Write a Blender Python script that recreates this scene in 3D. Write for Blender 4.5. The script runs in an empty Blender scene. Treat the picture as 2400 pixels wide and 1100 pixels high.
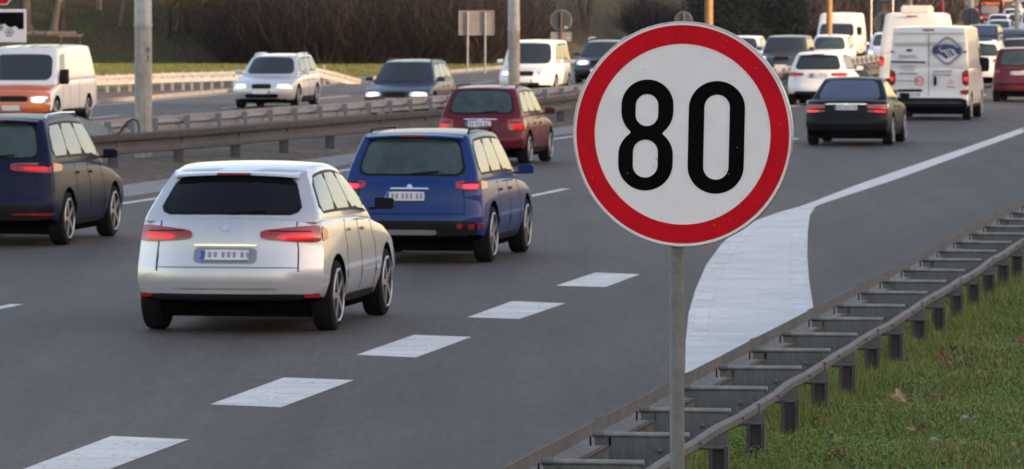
import bpy, bmesh, math, random
import numpy as np
from mathutils import Vector, Matrix
random.seed(7); np.random.seed(7)
S = bpy.context.scene
COL = S.collection
rad = math.radians

# ------------------------------------------------------------------ camera
F = 13333.0            # focal length in pixels of the 2400 px wide photograph (200 mm lens)
HC = 3.4               # camera height above the asphalt
PITCH = math.atan(580.0 / F)
cam_d = bpy.data.cameras.new('camera'); cam = bpy.data.objects.new('camera', cam_d); COL.objects.link(cam)
cam.location = (0, 0, HC); cam.rotation_euler = (math.pi / 2 - PITCH, 0, 0)
cam_d.lens = 200; cam_d.sensor_width = 36; cam_d.clip_start = 0.5; cam_d.clip_end = 6000
cam_d.dof.use_dof = True; cam_d.dof.focus_distance = 25.5; cam_d.dof.aperture_fstop = 16
S.camera = cam

# ------------------------------------------------------------------ sky and sun
SUN_EL, SUN_AZ = rad(8.5), math.atan2(0.93, -0.37)
w = bpy.data.worlds.new("World"); S.world = w; w.use_nodes = True
nt = w.node_tree; bg = nt.nodes['Background']
sky = nt.nodes.new('ShaderNodeTexSky'); sky.sky_type = 'NISHITA'; sky.sun_disc = False
sky.sun_elevation = SUN_EL; sky.sun_rotation = SUN_AZ; sky.altitude = 100
sky.air_density = 1.0; sky.dust_density = 1.3; sky.ozone_density = 1.0
tint = nt.nodes.new('ShaderNodeMix'); tint.data_type = 'RGBA'; tint.blend_type = 'MULTIPLY'; tint.inputs[0].default_value = 1
tint.inputs[7].default_value = (1.20, .985, .93, 1)          # thin evening cloud: a less blue sky
nt.links.new(sky.outputs[0], tint.inputs[6]); nt.links.new(tint.outputs[2], bg.inputs[0]); bg.inputs[1].default_value = 0.15
sl = bpy.data.lights.new('sun', 'SUN'); sun = bpy.data.objects.new('sun', sl); COL.objects.link(sun)
sl.energy = 2.2; sl.angle = rad(0.6); sl.color = (1.0, 0.72, 0.42)
sd = Vector((math.sin(SUN_AZ) * math.cos(SUN_EL), math.cos(SUN_AZ) * math.cos(SUN_EL), math.sin(SUN_EL)))
sun.rotation_euler = sd.to_track_quat('Z', 'Y').to_euler()
S.view_settings.view_transform = 'Standard'; S.view_settings.look = 'None'; S.view_settings.gamma = 1
S.view_settings.exposure = 1.9

# ------------------------------------------------------------------ pixel -> world helpers
def ray(px, py):
    cx = (px - 1200) / F; cy = (550 - py) / F
    return Vector((cx, math.cos(PITCH) + cy * math.sin(PITCH), cy * math.cos(PITCH) - math.sin(PITCH)))
def at(px, py, z=0.0):
    d = ray(px, py); t = (z - HC) / d.z
    return Vector((d.x * t, d.y * t, z))
def atY(px, py, Y):
    d = ray(px, py); t = Y / d.y
    return Vector((d.x * t, Y, HC + d.z * t))
TH = math.atan(0.1625)                 # heading of the carriageway, clockwise from +Y
DV = Vector((math.sin(TH), math.cos(TH), 0)); CV = Vector((math.cos(TH), -math.sin(TH), 0))
def ca(c, a, z=0.0): return CV * c + DV * a + Vector((0, 0, z))
def to_ca(p): return (p.x * CV.x + p.y * CV.y, p.x * DV.x + p.y * DV.y)

# ------------------------------------------------------------------ materials
MATS = {}
def new_mat(name):
    m = bpy.data.materials.new(name); m.use_nodes = True; MATS[name] = m
    return m, m.node_tree, m.node_tree.nodes['Principled BSDF']
def noise(nt, scale, detail=6, rough=.6, vec=None, dist=0):
    n = nt.nodes.new('ShaderNodeTexNoise'); n.inputs['Scale'].default_value = scale
    n.inputs['Detail'].default_value = detail; n.inputs['Roughness'].default_value = rough
    n.inputs['Distortion'].default_value = dist
    if vec is not None: nt.links.new(vec, n.inputs['Vector'])
    return n
def ramp(nt, src, stops):
    r = nt.nodes.new('ShaderNodeValToRGB'); e = r.color_ramp.elements
    while len(e) < len(stops): e.new(.5)
    for i, (p, c) in enumerate(stops):
        e[i].position = p; e[i].color = (c[0], c[1], c[2], 1) if isinstance(c, (tuple, list)) else (c, c, c, 1)
    nt.links.new(src, r.inputs[0]); return r
def mix(nt, fac, a, b, mode='MIX'):
    m = nt.nodes.new('ShaderNodeMix'); m.data_type = 'RGBA'; m.blend_type = mode
    for k, v in (('Factor', fac), ('A', a), ('B', b)):
        idx = {'Factor': 0, 'A': 6, 'B': 7}[k]
        if hasattr(v, 'links') or hasattr(v, 'is_linked'): nt.links.new(v, m.inputs[idx])
        elif k == 'Factor': m.inputs[0].default_value = v
        else: m.inputs[idx].default_value = (*v, 1)
    return m.outputs[2]
def coords(nt, scale=(1, 1, 1), rotz=0, which='Object'):
    t = nt.nodes.new('ShaderNodeTexCoord'); mp = nt.nodes.new('ShaderNodeMapping')
    mp.inputs['Scale'].default_value = scale; mp.inputs['Rotation'].default_value = (0, 0, rotz)
    nt.links.new(t.outputs[which], mp.inputs[0]); return mp.outputs[0]
def bump(nt, b, src, strength, dist):
    n = nt.nodes.new('ShaderNodeBump'); n.inputs['Strength'].default_value = strength
    n.inputs['Distance'].default_value = dist
    nt.links.new(src, n.inputs['Height']); nt.links.new(n.outputs[0], b.inputs['Normal'])
def pbr(name, col, rough=.5, metal=0., var=0.12, scale=6., coat=0., bmp=0., spec=.5, col2=None):
    m, nt, b = new_mat(name)
    b.inputs['Roughness'].default_value = rough; b.inputs['Metallic'].default_value = metal
    b.inputs['Coat Weight'].default_value = coat; b.inputs['Coat Roughness'].default_value = .05
    b.inputs['Specular IOR Level'].default_value = spec
    n = noise(nt, scale, 5, .65, coords(nt))
    hi = tuple(min(1, c * (1 + var)) for c in col); lo = tuple(c * (1 - var) for c in col) if col2 is None else col2
    r = ramp(nt, n.outputs[0], [(.3, lo), (.7, hi)])
    nt.links.new(r.outputs[0], b.inputs['Base Color'])
    if bmp: bump(nt, b, n.outputs[0], bmp, .01)
    return m
def emis(name, col, strength, base=(.8, .8, .8)):
    m, nt, b = new_mat(name)
    b.inputs['Base Color'].default_value = (*base, 1); b.inputs['Roughness'].default_value = .15
    b.inputs['Emission Color'].default_value = (*col, 1); b.inputs['Emission Strength'].default_value = strength
    return m
def asphalt(name, base, seed=0., lane=True):
    m, nt, b = new_mat(name)
    v = coords(nt); vs = coords(nt, (1.4, .035, 1), TH)
    fine = noise(nt, 90, 3, .8, v); mid = noise(nt, 3.0, 5, .6, v); st = noise(nt, 1.0, 4, .6, vs)
    vm = coords(nt, (14, .9, 1), TH); gm = noise(nt, 1.0, 4, .7, vm); cm = ramp(nt, gm.outputs[0], [(.3, .82), (.7, 1.2)])
    big = noise(nt, .09, 3, .5, v)
    g2_ = noise(nt, 24, 3, .8, v); c0 = ramp(nt, g2_.outputs[0], [(.3, .72), (.7, 1.3)])
    c1 = ramp(nt, fine.outputs[0], [(.25, tuple(x * .35 for x in base)), (.5, base), (.78, tuple(x * 2.4 for x in base))])
    c2 = ramp(nt, mid.outputs[0], [(.3, .84), (.7, 1.12)])
    c3 = ramp(nt, st.outputs[0], [(.3, .78), (.7, 1.18)])
    c4 = ramp(nt, big.outputs[0], [(.35, .88), (.65, 1.1)])
    x = mix(nt, 1, c1.outputs[0], c2.outputs[0], 'MULTIPLY'); x = mix(nt, 1, x, c0.outputs[0], 'MULTIPLY'); x = mix(nt, 1, x, c3.outputs[0], 'MULTIPLY')
    x = mix(nt, 1, x, c4.outputs[0], 'MULTIPLY'); x = mix(nt, 1, x, cm.outputs[0], 'MULTIPLY')
    sp = noise(nt, 14, 2, .5, v); spr = ramp(nt, sp.outputs[0], [(.765, 0.), (.78, .8)])
    x = mix(nt, spr.outputs[0], x, (.32, .31, .30))
    nt.links.new(x, b.inputs['Base Color'])
    if name == 'asphalt':                       # wheel tracks polished along the lanes
        sx = nt.nodes.new('ShaderNodeSeparateXYZ'); nt.links.new(coords(nt, (1, 1, 1), TH), sx.inputs[0])
        mr = nt.nodes.new('ShaderNodeMapRange'); mr.inputs['From Min'].default_value = -22.4; mr.inputs['From Max'].default_value = -4.9
        wv = noise(nt, .25, 3, .5, v); ad = nt.nodes.new('ShaderNodeMath'); ad.operation = 'MULTIPLY_ADD'; ad.inputs[1].default_value = .9
        nt.links.new(wv.outputs[0], ad.inputs[0]); nt.links.new(sx.outputs[0], ad.inputs[2]); nt.links.new(ad.outputs[0], mr.inputs['Value'])
        def q(c): return (c + 22.4) / 17.5
        st_ = [(q(-22.3), 1.25), (q(-20.4), 1.1)]
        for cc in (-17.2, -12.0, -7.3): st_ += [(q(cc - 1.9), 1.06), (q(cc - .85), .84), (q(cc), .98), (q(cc + .85), .85), (q(cc + 1.9), 1.07)]
        tr_ = ramp(nt, mr.outputs[0], st_); x = mix(nt, 1, x, tr_.outputs[0], 'MULTIPLY')
    nt.links.new(x, b.inputs['Base Color'])
    b.inputs['Roughness'].default_value = .72; b.inputs['Specular IOR Level'].default_value = .35
    bump(nt, b, fine.outputs[0], .5, .006)
    return m
def road_paint(name, wear=.42, streak=True):
    m, nt, b = new_mat(name)
    v = coords(nt); vs = coords(nt, (.55, 5.0, 1), 0)
    f = noise(nt, 20, 5, .8, coords(nt, (1, .35, 1), TH)); s = noise(nt, 2.2, 8, .78, vs if streak else v, 1.2 if streak else 0); g = noise(nt, 1.2, 3, .6, v)
    a = ramp(nt, s.outputs[0], [(.30, (.34, .325, .31)), (.46, (.56, .54, .52)), (.58, (.70, .68, .66)), (.72, (.82, .80, .78))])
    c = ramp(nt, g.outputs[0], [(.3, .82), (.7, 1.05)])
    x = mix(nt, 1, a.outputs[0], c.outputs[0], 'MULTIPLY')
    wr = ramp(nt, f.outputs[0], [(wear - .08, .9), (wear + .02, 0.)])
    x = mix(nt, wr.outputs[0], x, (.12, .12, .125))
    nt.links.new(x, b.inputs['Base Color']); b.inputs['Roughness'].default_value = .65
    bump(nt, b, f.outputs[0], .35, .004)
    return m
def ground_mat(name, stops, scale=.8, fine=18, leaf=(.20, .085, .035), leaf_t=.63, spots=True):
    m, nt, b = new_mat(name); v = coords(nt)
    a = noise(nt, scale, 6, .65, v); f = noise(nt, fine, 4, .75, v); l = noise(nt, 7.5, 3, .7, v)
    r = ramp(nt, a.outputs[0], stops)
    fr = ramp(nt, f.outputs[0], [(.25, .45), (.5, 1.0), (.78, 1.6)])
    x = mix(nt, 1, r.outputs[0], fr.outputs[0], 'MULTIPLY')
    lr = ramp(nt, l.outputs[0], [(leaf_t - .02, 0.), (leaf_t + .02, 1.)])
    x = mix(nt, lr.outputs[0], x, leaf)
    nt.links.new(x, b.inputs['Base Color']); b.inputs['Roughness'].default_value = .95
    b.inputs['Specular IOR Level'].default_value = .15
    bump(nt, b, f.outputs[0], .9, .06)
    return m
def galv(name, base, rough=.5, metal=.55, dirt=(.16, .13, .11)):
    m, nt, b = new_mat(name); v = coords(nt); vs = coords(nt, (14, 14, .8))
    a = noise(nt, 5, 6, .7, v); s = noise(nt, 1.2, 5, .7, vs); f = noise(nt, 60, 3, .7, v)
    r = ramp(nt, a.outputs[0], [(.3, tuple(x * .72 for x in base)), (.7, tuple(min(1, x * 1.22) for x in base))])
    d = ramp(nt, s.outputs[0], [(.46, 0.), (.72, .7)])
    x = mix(nt, d.outputs[0], r.outputs[0], dirt)
    fr = ramp(nt, f.outputs[0], [(.3, .86), (.7, 1.1)])
    x = mix(nt, 1, x, fr.outputs[0], 'MULTIPLY')
    nt.links.new(x, b.inputs['Base Color']); b.inputs['Roughness'].default_value = rough
    b.inputs['Metallic'].default_value = metal
    if metal == 0: b.inputs['Specular IOR Level'].default_value = .22
    bump(nt, b, a.outputs[0], .15, .004)
    return m
def leafmat(name, cols, trans=.0, rough=.6):
    m, nt, b = new_mat(name)
    g = nt.nodes.new('ShaderNodeNewGeometry')
    r = ramp(nt, g.outputs['Random Per Island'], [(i / max(1, len(cols) - 1), c) for i, c in enumerate(cols)])
    nt.links.new(r.outputs[0], b.inputs['Base Color']); b.inputs['Roughness'].default_value = rough
    b.inputs['Specular IOR Level'].default_value = .25
    if trans:
        b.inputs['Subsurface Weight'].default_value = 0
    return m

M = {}
M['asphalt'] = asphalt('asphalt', (.066, .054, .051))
M['asphalt2'] = asphalt('asphalt_far', (.072, .060, .057))
M['mark'] = road_paint('road_paint', .41, True)
M['line'] = road_paint('line_paint', .38, False)
M['gore'] = road_paint('gore_paint', .38, True)
M['conc'] = pbr('gutter_concrete', (.20, .19, .19), .85, 0, .35, 2.5, bmp=.4)
M['curb'] = pbr('curb_concrete', (.17, .16, .155), .85, 0, .3, 3, bmp=.4)
M['grass_gr'] = ground_mat('verge_ground', [(.3, (.030, .050, .012)), (.5, (.060, .085, .020)), (.72, (.10, .11, .035))], .5, 20, leaf_t=.70)
M['near_soil'] = ground_mat('near_soil', [(.3, (.016, .028, .009)), (.5, (.026, .042, .012)), (.72, (.045, .040, .02))], 2.5, 40, leaf_t=.75)
M['dirt'] = ground_mat('median_dirt', [(.3, (.075, .064, .055)), (.55, (.14, .12, .105)), (.75, (.24, .21, .18))], 1.8, 16, leaf=(.16, .10, .06), leaf_t=.60)
M['rail_dark'] = galv('weathered_rail', (.065, .060, .062), .7, .0, (.06, .054, .052))
M['rail_light'] = galv('galvanised_rail', (.24, .24, .26), .5, .0, (.19, .185, .18))
M['rail_white'] = galv('pale_rail', (.26, .26, .275), .5, .0, (.32, .30, .28))
M['near_rail'] = galv('near_rail_steel', (.125, .122, .13), .6, .0, (.07, .066, .066))
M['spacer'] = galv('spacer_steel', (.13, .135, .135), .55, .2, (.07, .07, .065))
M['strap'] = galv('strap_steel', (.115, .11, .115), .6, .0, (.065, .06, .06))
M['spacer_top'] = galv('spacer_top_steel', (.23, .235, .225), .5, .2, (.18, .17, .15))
M['post'] = galv('post_steel', (.075, .068, .072), .6, .1, (.05, .043, .04))
M['pole_conc'] = galv('pole_concrete', (.36, .34, .31), .85, 0, (.17, .15, .13))
M['pole_paint'] = galv('pole_paint', (.38, .39, .38), .55, .1, (.25, .24, .2))
M['pole_sunlit'] = galv('pole_sunlit_ochre', (.34, .20, .085), .8, 0, (.17, .10, .05))  # warm sunlight put into the base colour of the lit poles
M['sign_post'] = galv('sign_post_steel', (.165, .175, .172), .55, .1, (.11, .115, .10))
M['alu'] = galv('aluminium_edge', (.58, .57, .54), .4, .7, (.33, .31, .27))
M['white_retro'] = pbr('white_reflective_sheet', (.80, .79, .79), .5, 0, .04, 9, spec=.15)
M['red_retro'] = pbr('red_reflective_sheet', (.56, .003, .014), .5, 0, .14, 7, spec=.1)
M['black_film'] = pbr('black_film', (.003, .003, .0035), .6, 0, .3, 40, spec=.03)
M['black'] = pbr('black_plastic', (.008, .008, .010), .55, 0, .2, spec=.15)
M['under'] = pbr('underbody_black', (.004, .004, .004), 1., 0, .2, spec=0.)
M['tyre'] = pbr('tyre_rubber', (.010, .010, .011), .9, 0, .2, 20, spec=.1)
M['rim'] = pbr('wheel_alloy', (.38, .38, .40), .35, .8, .1)
M['glass'] = pbr('tinted_glass', (.018, .022, .024), .03, 0, .1, spec=.9)
M['glass_dark'] = pbr('privacy_glass', (.006, .006, .010), .05, 0, .1, spec=.25)
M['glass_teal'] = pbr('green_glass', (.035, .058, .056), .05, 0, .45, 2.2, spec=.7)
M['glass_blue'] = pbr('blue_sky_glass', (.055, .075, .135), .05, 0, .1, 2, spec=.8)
M['plate'] = pbr('number_plate_white', (.66, .66, .68), .4, 0, .05)
M['plate_blue'] = pbr('number_plate_blue', (.02, .07, .40), .4, 0, .05)
M['chrome'] = pbr('chrome_trim', (.72, .73, .76), .12, 1, .05)
M['tail_on'] = emis('tail_lamp_lit', (1, .012, .03), 1.1, (.4, .01, .01))
M['tail'] = emis('tail_lamp_dim', (1, .012, .02), .16, (.34, .008, .014))
M['tail_off'] = pbr('tail_lamp_red', (.30, .012, .016), .15, 0, .2, coat=.5)
M['head_on'] = emis('headlamp_lit', (1, .70, .34), .62)
M['head_dim'] = emis('headlamp_low', (1, .72, .40), .42)
M['amber'] = emis('amber_lamp', (1, .35, .05), 2.5)
M['led'] = emis('led_letters', (1, .17, .03), .42, (.08, .02, .01))
M['navy_ink'] = pbr('navy_print', (.025, .045, .16), .4, 0, .1)
M['grey_ink'] = pbr('grey_print', (.22, .24, .33), .4, 0, .05)
M['red_ink'] = pbr('red_print', (.62, .06, .07), .4, 0, .1)
M['rust'] = pbr('rusty_post', (.11, .045, .035), .8, 0, .3, 9)
M['back_grey'] = pbr('sign_back_grey', (.028, .034, .044), .6, .0, .12, 3)
M['back_pale'] = pbr('sign_back_pale', (.19, .175, .18), .5, .1, .15, 3)
M['bark'] = pbr('dark_bark', (.045, .036, .034), .95, 0, .5, 9, bmp=1.0)
M['bark_pale'] = pbr('pale_bark', (.15, .11, .08), .95, 0, .4, 7, bmp=1.0)
M['twig'] = leafmat('thicket_twigs', [(.009, .006, .0065), (.020, .013, .014), (.013, .009, .010), (.042, .030, .028), (.011, .008, .009)])
M['twig_or'] = leafmat('russet_leaves', [(.045, .030, .022), (.10, .064, .042), (.06, .042, .032), (.14, .09, .06), (.035, .028, .022)])
M['ever'] = leafmat('evergreen_needles', [(.006, .012, .010), (.012, .021, .014), (.009, .016, .013), (.018, .028, .016)])
M['pine'] = leafmat('pine_needles', [(.05, .052, .014), (.10, .09, .026), (.065, .062, .018), (.15, .12, .04)])
M['blade'] = leafmat('grass_blades', [(.055, .10, .015), (.14, .20, .032), (.09, .155, .024), (.24, .27, .055), (.17, .19, .05), (.36, .31, .15)])
M['clover'] = leafmat('clover_leaves', [(.07, .17, .025), (.13, .26, .04), (.09, .21, .03), (.18, .30, .07)])
M['leaf'] = leafmat('dead_leaves', [(.20, .10, .05), (.30, .18, .11), (.12, .055, .03), (.36, .25, .17), (.24, .13, .08)], rough=.8)
M['leaf_pale'] = pbr('pale_dead_leaf', (.52, .38, .24), .8, 0, .2, 20)
M['block_wall'] = pbr('shade_block_facade', (.42, .38, .33), .9, 0, .1)
M['cable'] = pbr('cable_black', (.03, .035, .045), .5)

# ------------------------------------------------------------------ object helpers
def tag(o, label=None, cat=None, group=None, kind=None):
    if label: o['label'] = label
    if cat: o['category'] = cat
    if group: o['group'] = group
    if kind: o['kind'] = kind
    return o
def empty(name, loc=(0, 0, 0), rz=0.):
    o = bpy.data.objects.new(name, None); COL.objects.link(o); o.location = loc; o.rotation_euler = (0, 0, rz)
    o.empty_display_size = .3
    return o
class MB:
    def __init__(s): s.v = []; s.f = []; s.m = []
    def add(s, vs, fs, mi=0):
        b = len(s.v); s.v += [tuple(v) for v in vs]; s.f += [tuple(i + b for i in f) for f in fs]; s.m += [mi] * len(fs)
    def box(s, c, d, mi=0, mat=None):
        cx, cy, cz = c; dx, dy, dz = d[0] / 2, d[1] / 2, d[2] / 2
        vs = [Vector((cx + i * dx, cy + j * dy, cz + k * dz)) for i in (-1, 1) for j in (-1, 1) for k in (-1, 1)]
        if mat is not None: vs = [mat @ v for v in vs]
        s.add(vs, [(0, 1, 3, 2), (4, 6, 7, 5), (0, 4, 5, 1), (2, 3, 7, 6), (0, 2, 6, 4), (1, 5, 7, 3)], mi)
    def tube(s, pts, rs, n=10, mi=0, cap=True):
        pts = [Vector(p) for p in pts]; rings = []
        if not hasattr(rs, '__len__'): rs = [rs] * len(pts)
        up = None
        for i, p in enumerate(pts):
            t = (pts[min(i + 1, len(pts) - 1)] - pts[max(i - 1, 0)]).normalized()
            if up is None: up = Vector((1, 0, 0)) if abs(t.x) < .8 else Vector((0, 1, 0))
            a = (up - t * up.dot(t)).normalized(); b2 = t.cross(a); up = a
            rings.append([p + (a * math.cos(2 * math.pi * k / n) + b2 * math.sin(2 * math.pi * k / n)) * rs[i] for k in range(n)])
        vs = [v for r in rings for v in r]; fs = []
        for i in range(len(pts) - 1):
            for k in range(n): fs.append((i * n + k, i * n + (k + 1) % n, (i + 1) * n + (k + 1) % n, (i + 1) * n + k))
        if cap: fs += [tuple(range(n))[::-1], tuple((len(pts) - 1) * n + k for k in range(n))]
        s.add(vs, fs, mi)
    def prism(s, poly, z0, z1, mi=0, mat=None):   # polygon in xy, extruded along z
        n = len(poly); vs = [Vector((p[0], p[1], z0)) for p in poly] + [Vector((p[0], p[1], z1)) for p in poly]
        if mat is not None: vs = [mat @ v for v in vs]
        s.add(vs, [tuple(range(n))[::-1], tuple(range(n, 2 * n))] + [(i, (i + 1) % n, n + (i + 1) % n, n + i) for i in range(n)], mi)
    def build(s, name, mats, parent=None, smooth=False, loc=None, rz=0., bevel=0.):
        me = bpy.data.meshes.new(name); me.from_pydata(s.v, [], s.f)
        if not isinstance(mats, (list, tuple)): mats = [mats]
        for m in mats: me.materials.append(m)
        if len(mats) > 1: me.polygons.foreach_set('material_index', s.m)
        bm = bmesh.new(); bm.from_mesh(me); bmesh.ops.recalc_face_normals(bm, faces=bm.faces)
        if bevel:
            es = [e for e in bm.edges if len(e.link_faces) == 2 and e.calc_face_angle(0) > .6]
            bmesh.ops.bevel(bm, geom=es, offset=bevel, segments=2, affect='EDGES', clamp_overlap=True)
        bm.to_mesh(me); bm.free()
        if smooth:
            me.polygons.foreach_set('use_smooth', [True] * len(me.polygons)); me.set_sharp_from_angle(angle=rad(38))
        o = bpy.data.objects.new(name, me); COL.objects.link(o)
        if parent: o.parent = parent
        if loc is not None: o.location = loc
        o.rotation_euler = (0, 0, rz)
        return o
def fast_mesh(name, verts, faces, mat, parent=None, smooth=False):
    me = bpy.data.meshes.new(name); k = faces.shape[1]
    me.vertices.add(len(verts)); me.vertices.foreach_set('co', np.asarray(verts, np.float32).ravel())
    me.loops.add(faces.size); me.loops.foreach_set('vertex_index', faces.astype(np.int32).ravel())
    me.polygons.add(len(faces)); me.polygons.foreach_set('loop_start', np.arange(0, faces.size, k, dtype=np.int32))
    me.update(calc_edges=True); me.materials.append(mat)
    if smooth: me.polygons.foreach_set('use_smooth', [True] * len(me.polygons))
    o = bpy.data.objects.new(name, me); COL.objects.link(o)
    if parent: o.parent = parent
    return o
def text_mesh(name, body, size, mat, parent, matrix, depth=.002, shear=0., bold=.0, align='CENTER', sx=1.):
    cu = bpy.data.curves.new(name, 'FONT'); cu.body = body; cu.size = size; cu.extrude = depth
    cu.align_x = align; cu.align_y = 'CENTER'; cu.shear = shear; cu.offset = bold
    tmp = bpy.data.objects.new('tmp_text', cu); COL.objects.link(tmp)
    dg = bpy.context.evaluated_depsgraph_get(); dg.update()
    me = bpy.data.meshes.new_from_object(tmp.evaluated_get(dg)); bpy.data.objects.remove(tmp); bpy.data.curves.remove(cu)
    me.name = name
    me.transform(matrix @ Matrix.Diagonal((sx, 1, 1, 1))); me.materials.clear(); me.materials.append(mat)
    o = bpy.data.objects.new(name, me); COL.objects.link(o); o.parent = parent
    return o
def shape_mesh(name, loops, mat, parent, matrix, depth=.002):
    """flat shape with holes (even-odd), extruded a little"""
    cu = bpy.data.curves.new(name, 'CURVE'); cu.dimensions = '2D'; cu.fill_mode = 'BOTH'; cu.extrude = depth
    for L in loops:
        sp = cu.splines.new('POLY'); sp.points.add(len(L) - 1); sp.use_cyclic_u = True
        for p, q in zip(sp.points, L): p.co = (q[0], q[1], 0, 1)
    tmp = bpy.data.objects.new('tmp_shape', cu); COL.objects.link(tmp)
    dg = bpy.context.evaluated_depsgraph_get(); dg.update()
    me = bpy.data.meshes.new_from_object(tmp.evaluated_get(dg)); bpy.data.objects.remove(tmp); bpy.data.curves.remove(cu)
    me.name = name; me.transform(matrix); me.materials.clear(); me.materials.append(mat)
    o = bpy.data.objects.new(name, me); COL.objects.link(o)
    if parent: o.parent = parent
    return o
def circle(r, n=72, cx=0, cy=0, a0=0): return [(cx + r * math.cos(a0 + 2 * math.pi * i / n), cy + r * math.sin(a0 + 2 * math.pi * i / n)) for i in range(n)]

# ------------------------------------------------------------------ ground, roads
BANK = [(-300, 215), (-110, 236), (-62.9, 245), (-52.5, 247), (-42.4, 248.4), (-40.8, 303), (-42.3, 382), (-40.0, 411), (-40.0, 477), (-58, 755), (-85, 1500), (-120, 3500)]
BK = np.array(BANK, float)
def bank_dist(c, a):
    best = np.full(c.shape, 1e9); sgn = np.ones(c.shape)
    for i in range(len(BK) - 1):
        p, q = BK[i], BK[i + 1]; d = q - p; L2 = (d ** 2).sum()
        t = np.clip(((c - p[0]) * d[0] + (a - p[1]) * d[1]) / L2, 0, 1)
        ex = c - (p[0] + t * d[0]); ey = a - (p[1] + t * d[1]); dd = np.hypot(ex, ey)
        cr = d[0] * (a - p[1]) - d[1] * (c - p[0])
        m = dd < best - 1e-9; best = np.where(m, dd, best); sgn = np.where(m, np.sign(cr), sgn)
    return best * sgn
C_RAIL = -4.92
def ground_z(c, a):
    d = bank_dist(c, a)
    z = np.where(d > 0, np.minimum(.42 * np.clip(d - .5, 0, 1e9), 9 + .02 * d) * (1 + .10 * np.sin(c * .31 + a * .13)), 0)
    t = np.clip((c - (C_RAIL - .42)) / .28, 0, 1); t = t * t * (3 - 2 * t)
    z = z + t * (.26 + .03 * np.sin(a * 1.7) * np.sin(c * 1.1))
    return z - .02
def lattice(parts):
    out = []
    for a, b, n in parts: out += list(np.linspace(a, b, n, endpoint=False))
    return np.array(out + [parts[-1][1]])
cl = lattice([(-500, -140, 8), (-140, -75, 10), (-75, -36, 52), (-36, -6, 6), (-6, C_RAIL - .45, 2), (C_RAIL - .45, C_RAIL, 8), (C_RAIL, 12, 26), (12, 60, 8), (60, 700, 8)])
al = lattice([(-400, 0, 8), (0, 90, 60), (90, 225, 30), (225, 290, 60), (290, 500, 70), (500, 1000, 40), (1000, 3500, 20)])
Cg, Ag = np.meshgrid(cl, al); Zg = ground_z(Cg, Ag)
far = np.clip((Ag - 1100) / 1500, 0, 1); Zg = Zg + 14 * far
V = np.stack([Cg * CV.x + Ag * DV.x, Cg * CV.y + Ag * DV.y, Zg], -1).reshape(-1, 3)
nc, na = len(cl), len(al)
I = (np.arange(na - 1)[:, None] * nc + np.arange(nc - 1)[None]).ravel()
Fg = np.stack([I, I + 1, I + nc + 1, I + nc], -1)
ground = fast_mesh('ground', V, Fg, M['grass_gr'], smooth=True)
tag(ground, kind='structure')
# the ground carries three surfaces: bank and verge, median dirt, near soil
def ground_material():
    m, nt, b = new_mat('ground_mixed'); v = coords(nt)
    sep = nt.nodes.new('ShaderNodeSeparateXYZ'); nt.links.new(coords(nt, (1, 1, 1)), sep.inputs[0])
    a = noise(nt, .35, 6, .65, v); f = noise(nt, 9, 5, .78, v); l = noise(nt, 5.5, 4, .75, v)
    big = noise(nt, .55, 6, .75, v)
    green = ramp(nt, a.outputs[0], [(.3, (.040, .062, .018)), (.5, (.062, .092, .024)), (.7, (.09, .11, .036))])
    brown = ramp(nt, f.outputs[0], [(.3, (.045, .032, .025)), (.5, (.075, .052, .040)), (.72, (.15, .10, .07))])
    sel = ramp(nt, big.outputs[0], [(.36, 0.), (.56, 1.)])
    x = mix(nt, sel.outputs[0], green.outputs[0], brown.outputs[0])
    fr = ramp(nt, f.outputs[0], [(.25, .4), (.5, 1.), (.78, 1.5)]); x = mix(nt, 1, x, fr.outputs[0], 'MULTIPLY')
    lr = ramp(nt, l.outputs[0], [(.60, 0.), (.64, 1.)]); x = mix(nt, lr.outputs[0], x, (.15, .075, .04))
    nt.links.new(x, b.inputs['Base Color']); b.inputs['Roughness'].default_value = .95
    b.inputs['Specular IOR Level'].default_value = .1
    bump(nt, b, f.outputs[0], 1., .12)
    return m
ground.data.materials[0] = ground_material()

def sheet(name, pts, z, mat, sub=None, kind='structure'):
    bm = bmesh.new(); vs = [bm.verts.new((p[0], p[1], z)) for p in pts]
    f = bm.faces.new(vs); bmesh.ops.triangulate(bm, faces=[f])
    bmesh.ops.recalc_face_normals(bm, faces=bm.faces)
    if bm.faces[0:1] and sum(fc.normal.z for fc in bm.faces) < 0: bmesh.ops.reverse_faces(bm, faces=bm.faces)
    me = bpy.data.meshes.new(name); bm.to_mesh(me); bm.free(); me.materials.append(mat)
    o = bpy.data.objects.new(name, me); COL.objects.link(o)
    if kind: o['kind'] = kind
    return o
def band(name, line, offs, z, mat, kind='structure'):
    """a strip between two offsets (m, positive right) of a polyline of (c, a)"""
    L = [ca(c + offs[0], a) for c, a in line]; R = [ca(c + offs[1], a) for c, a in line]
    vs = [(p.x, p.y, z) for p in L + R]; n = len(line)
    me = bpy.data.meshes.new(name); me.from_pydata(vs, [], [(i, i + 1, n + i + 1, n + i)[::-1] for i in range(n - 1)])
    me.materials.append(mat); o = bpy.data.objects.new(name, me); COL.objects.link(o)
    if kind: o['kind'] = kind
    return o
def ca_px(px, py, z=0.): return to_ca(at(px, py, z))
def ext(line, a0, a1):
    """extend a (c, a) polyline, nearly straight, to a0 and a1"""
    line = sorted(line, key=lambda t: t[1]); out = list(line)
    def sl(p, q): return (q[0] - p[0]) / max(.01, q[1] - p[1])
    s0 = sl(line[0], line[1])
    if a0 < line[0][1]: out.insert(0, (line[0][0] - s0 * (line[0][1] - a0), a0))
    if a1 > line[-1][1]: out.append((line[-1][0], a1))
    return out
def interp(line, a):
    xs = [p[1] for p in line]; ys = [p[0] for p in line]
    return float(np.interp(a, xs, ys))
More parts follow.
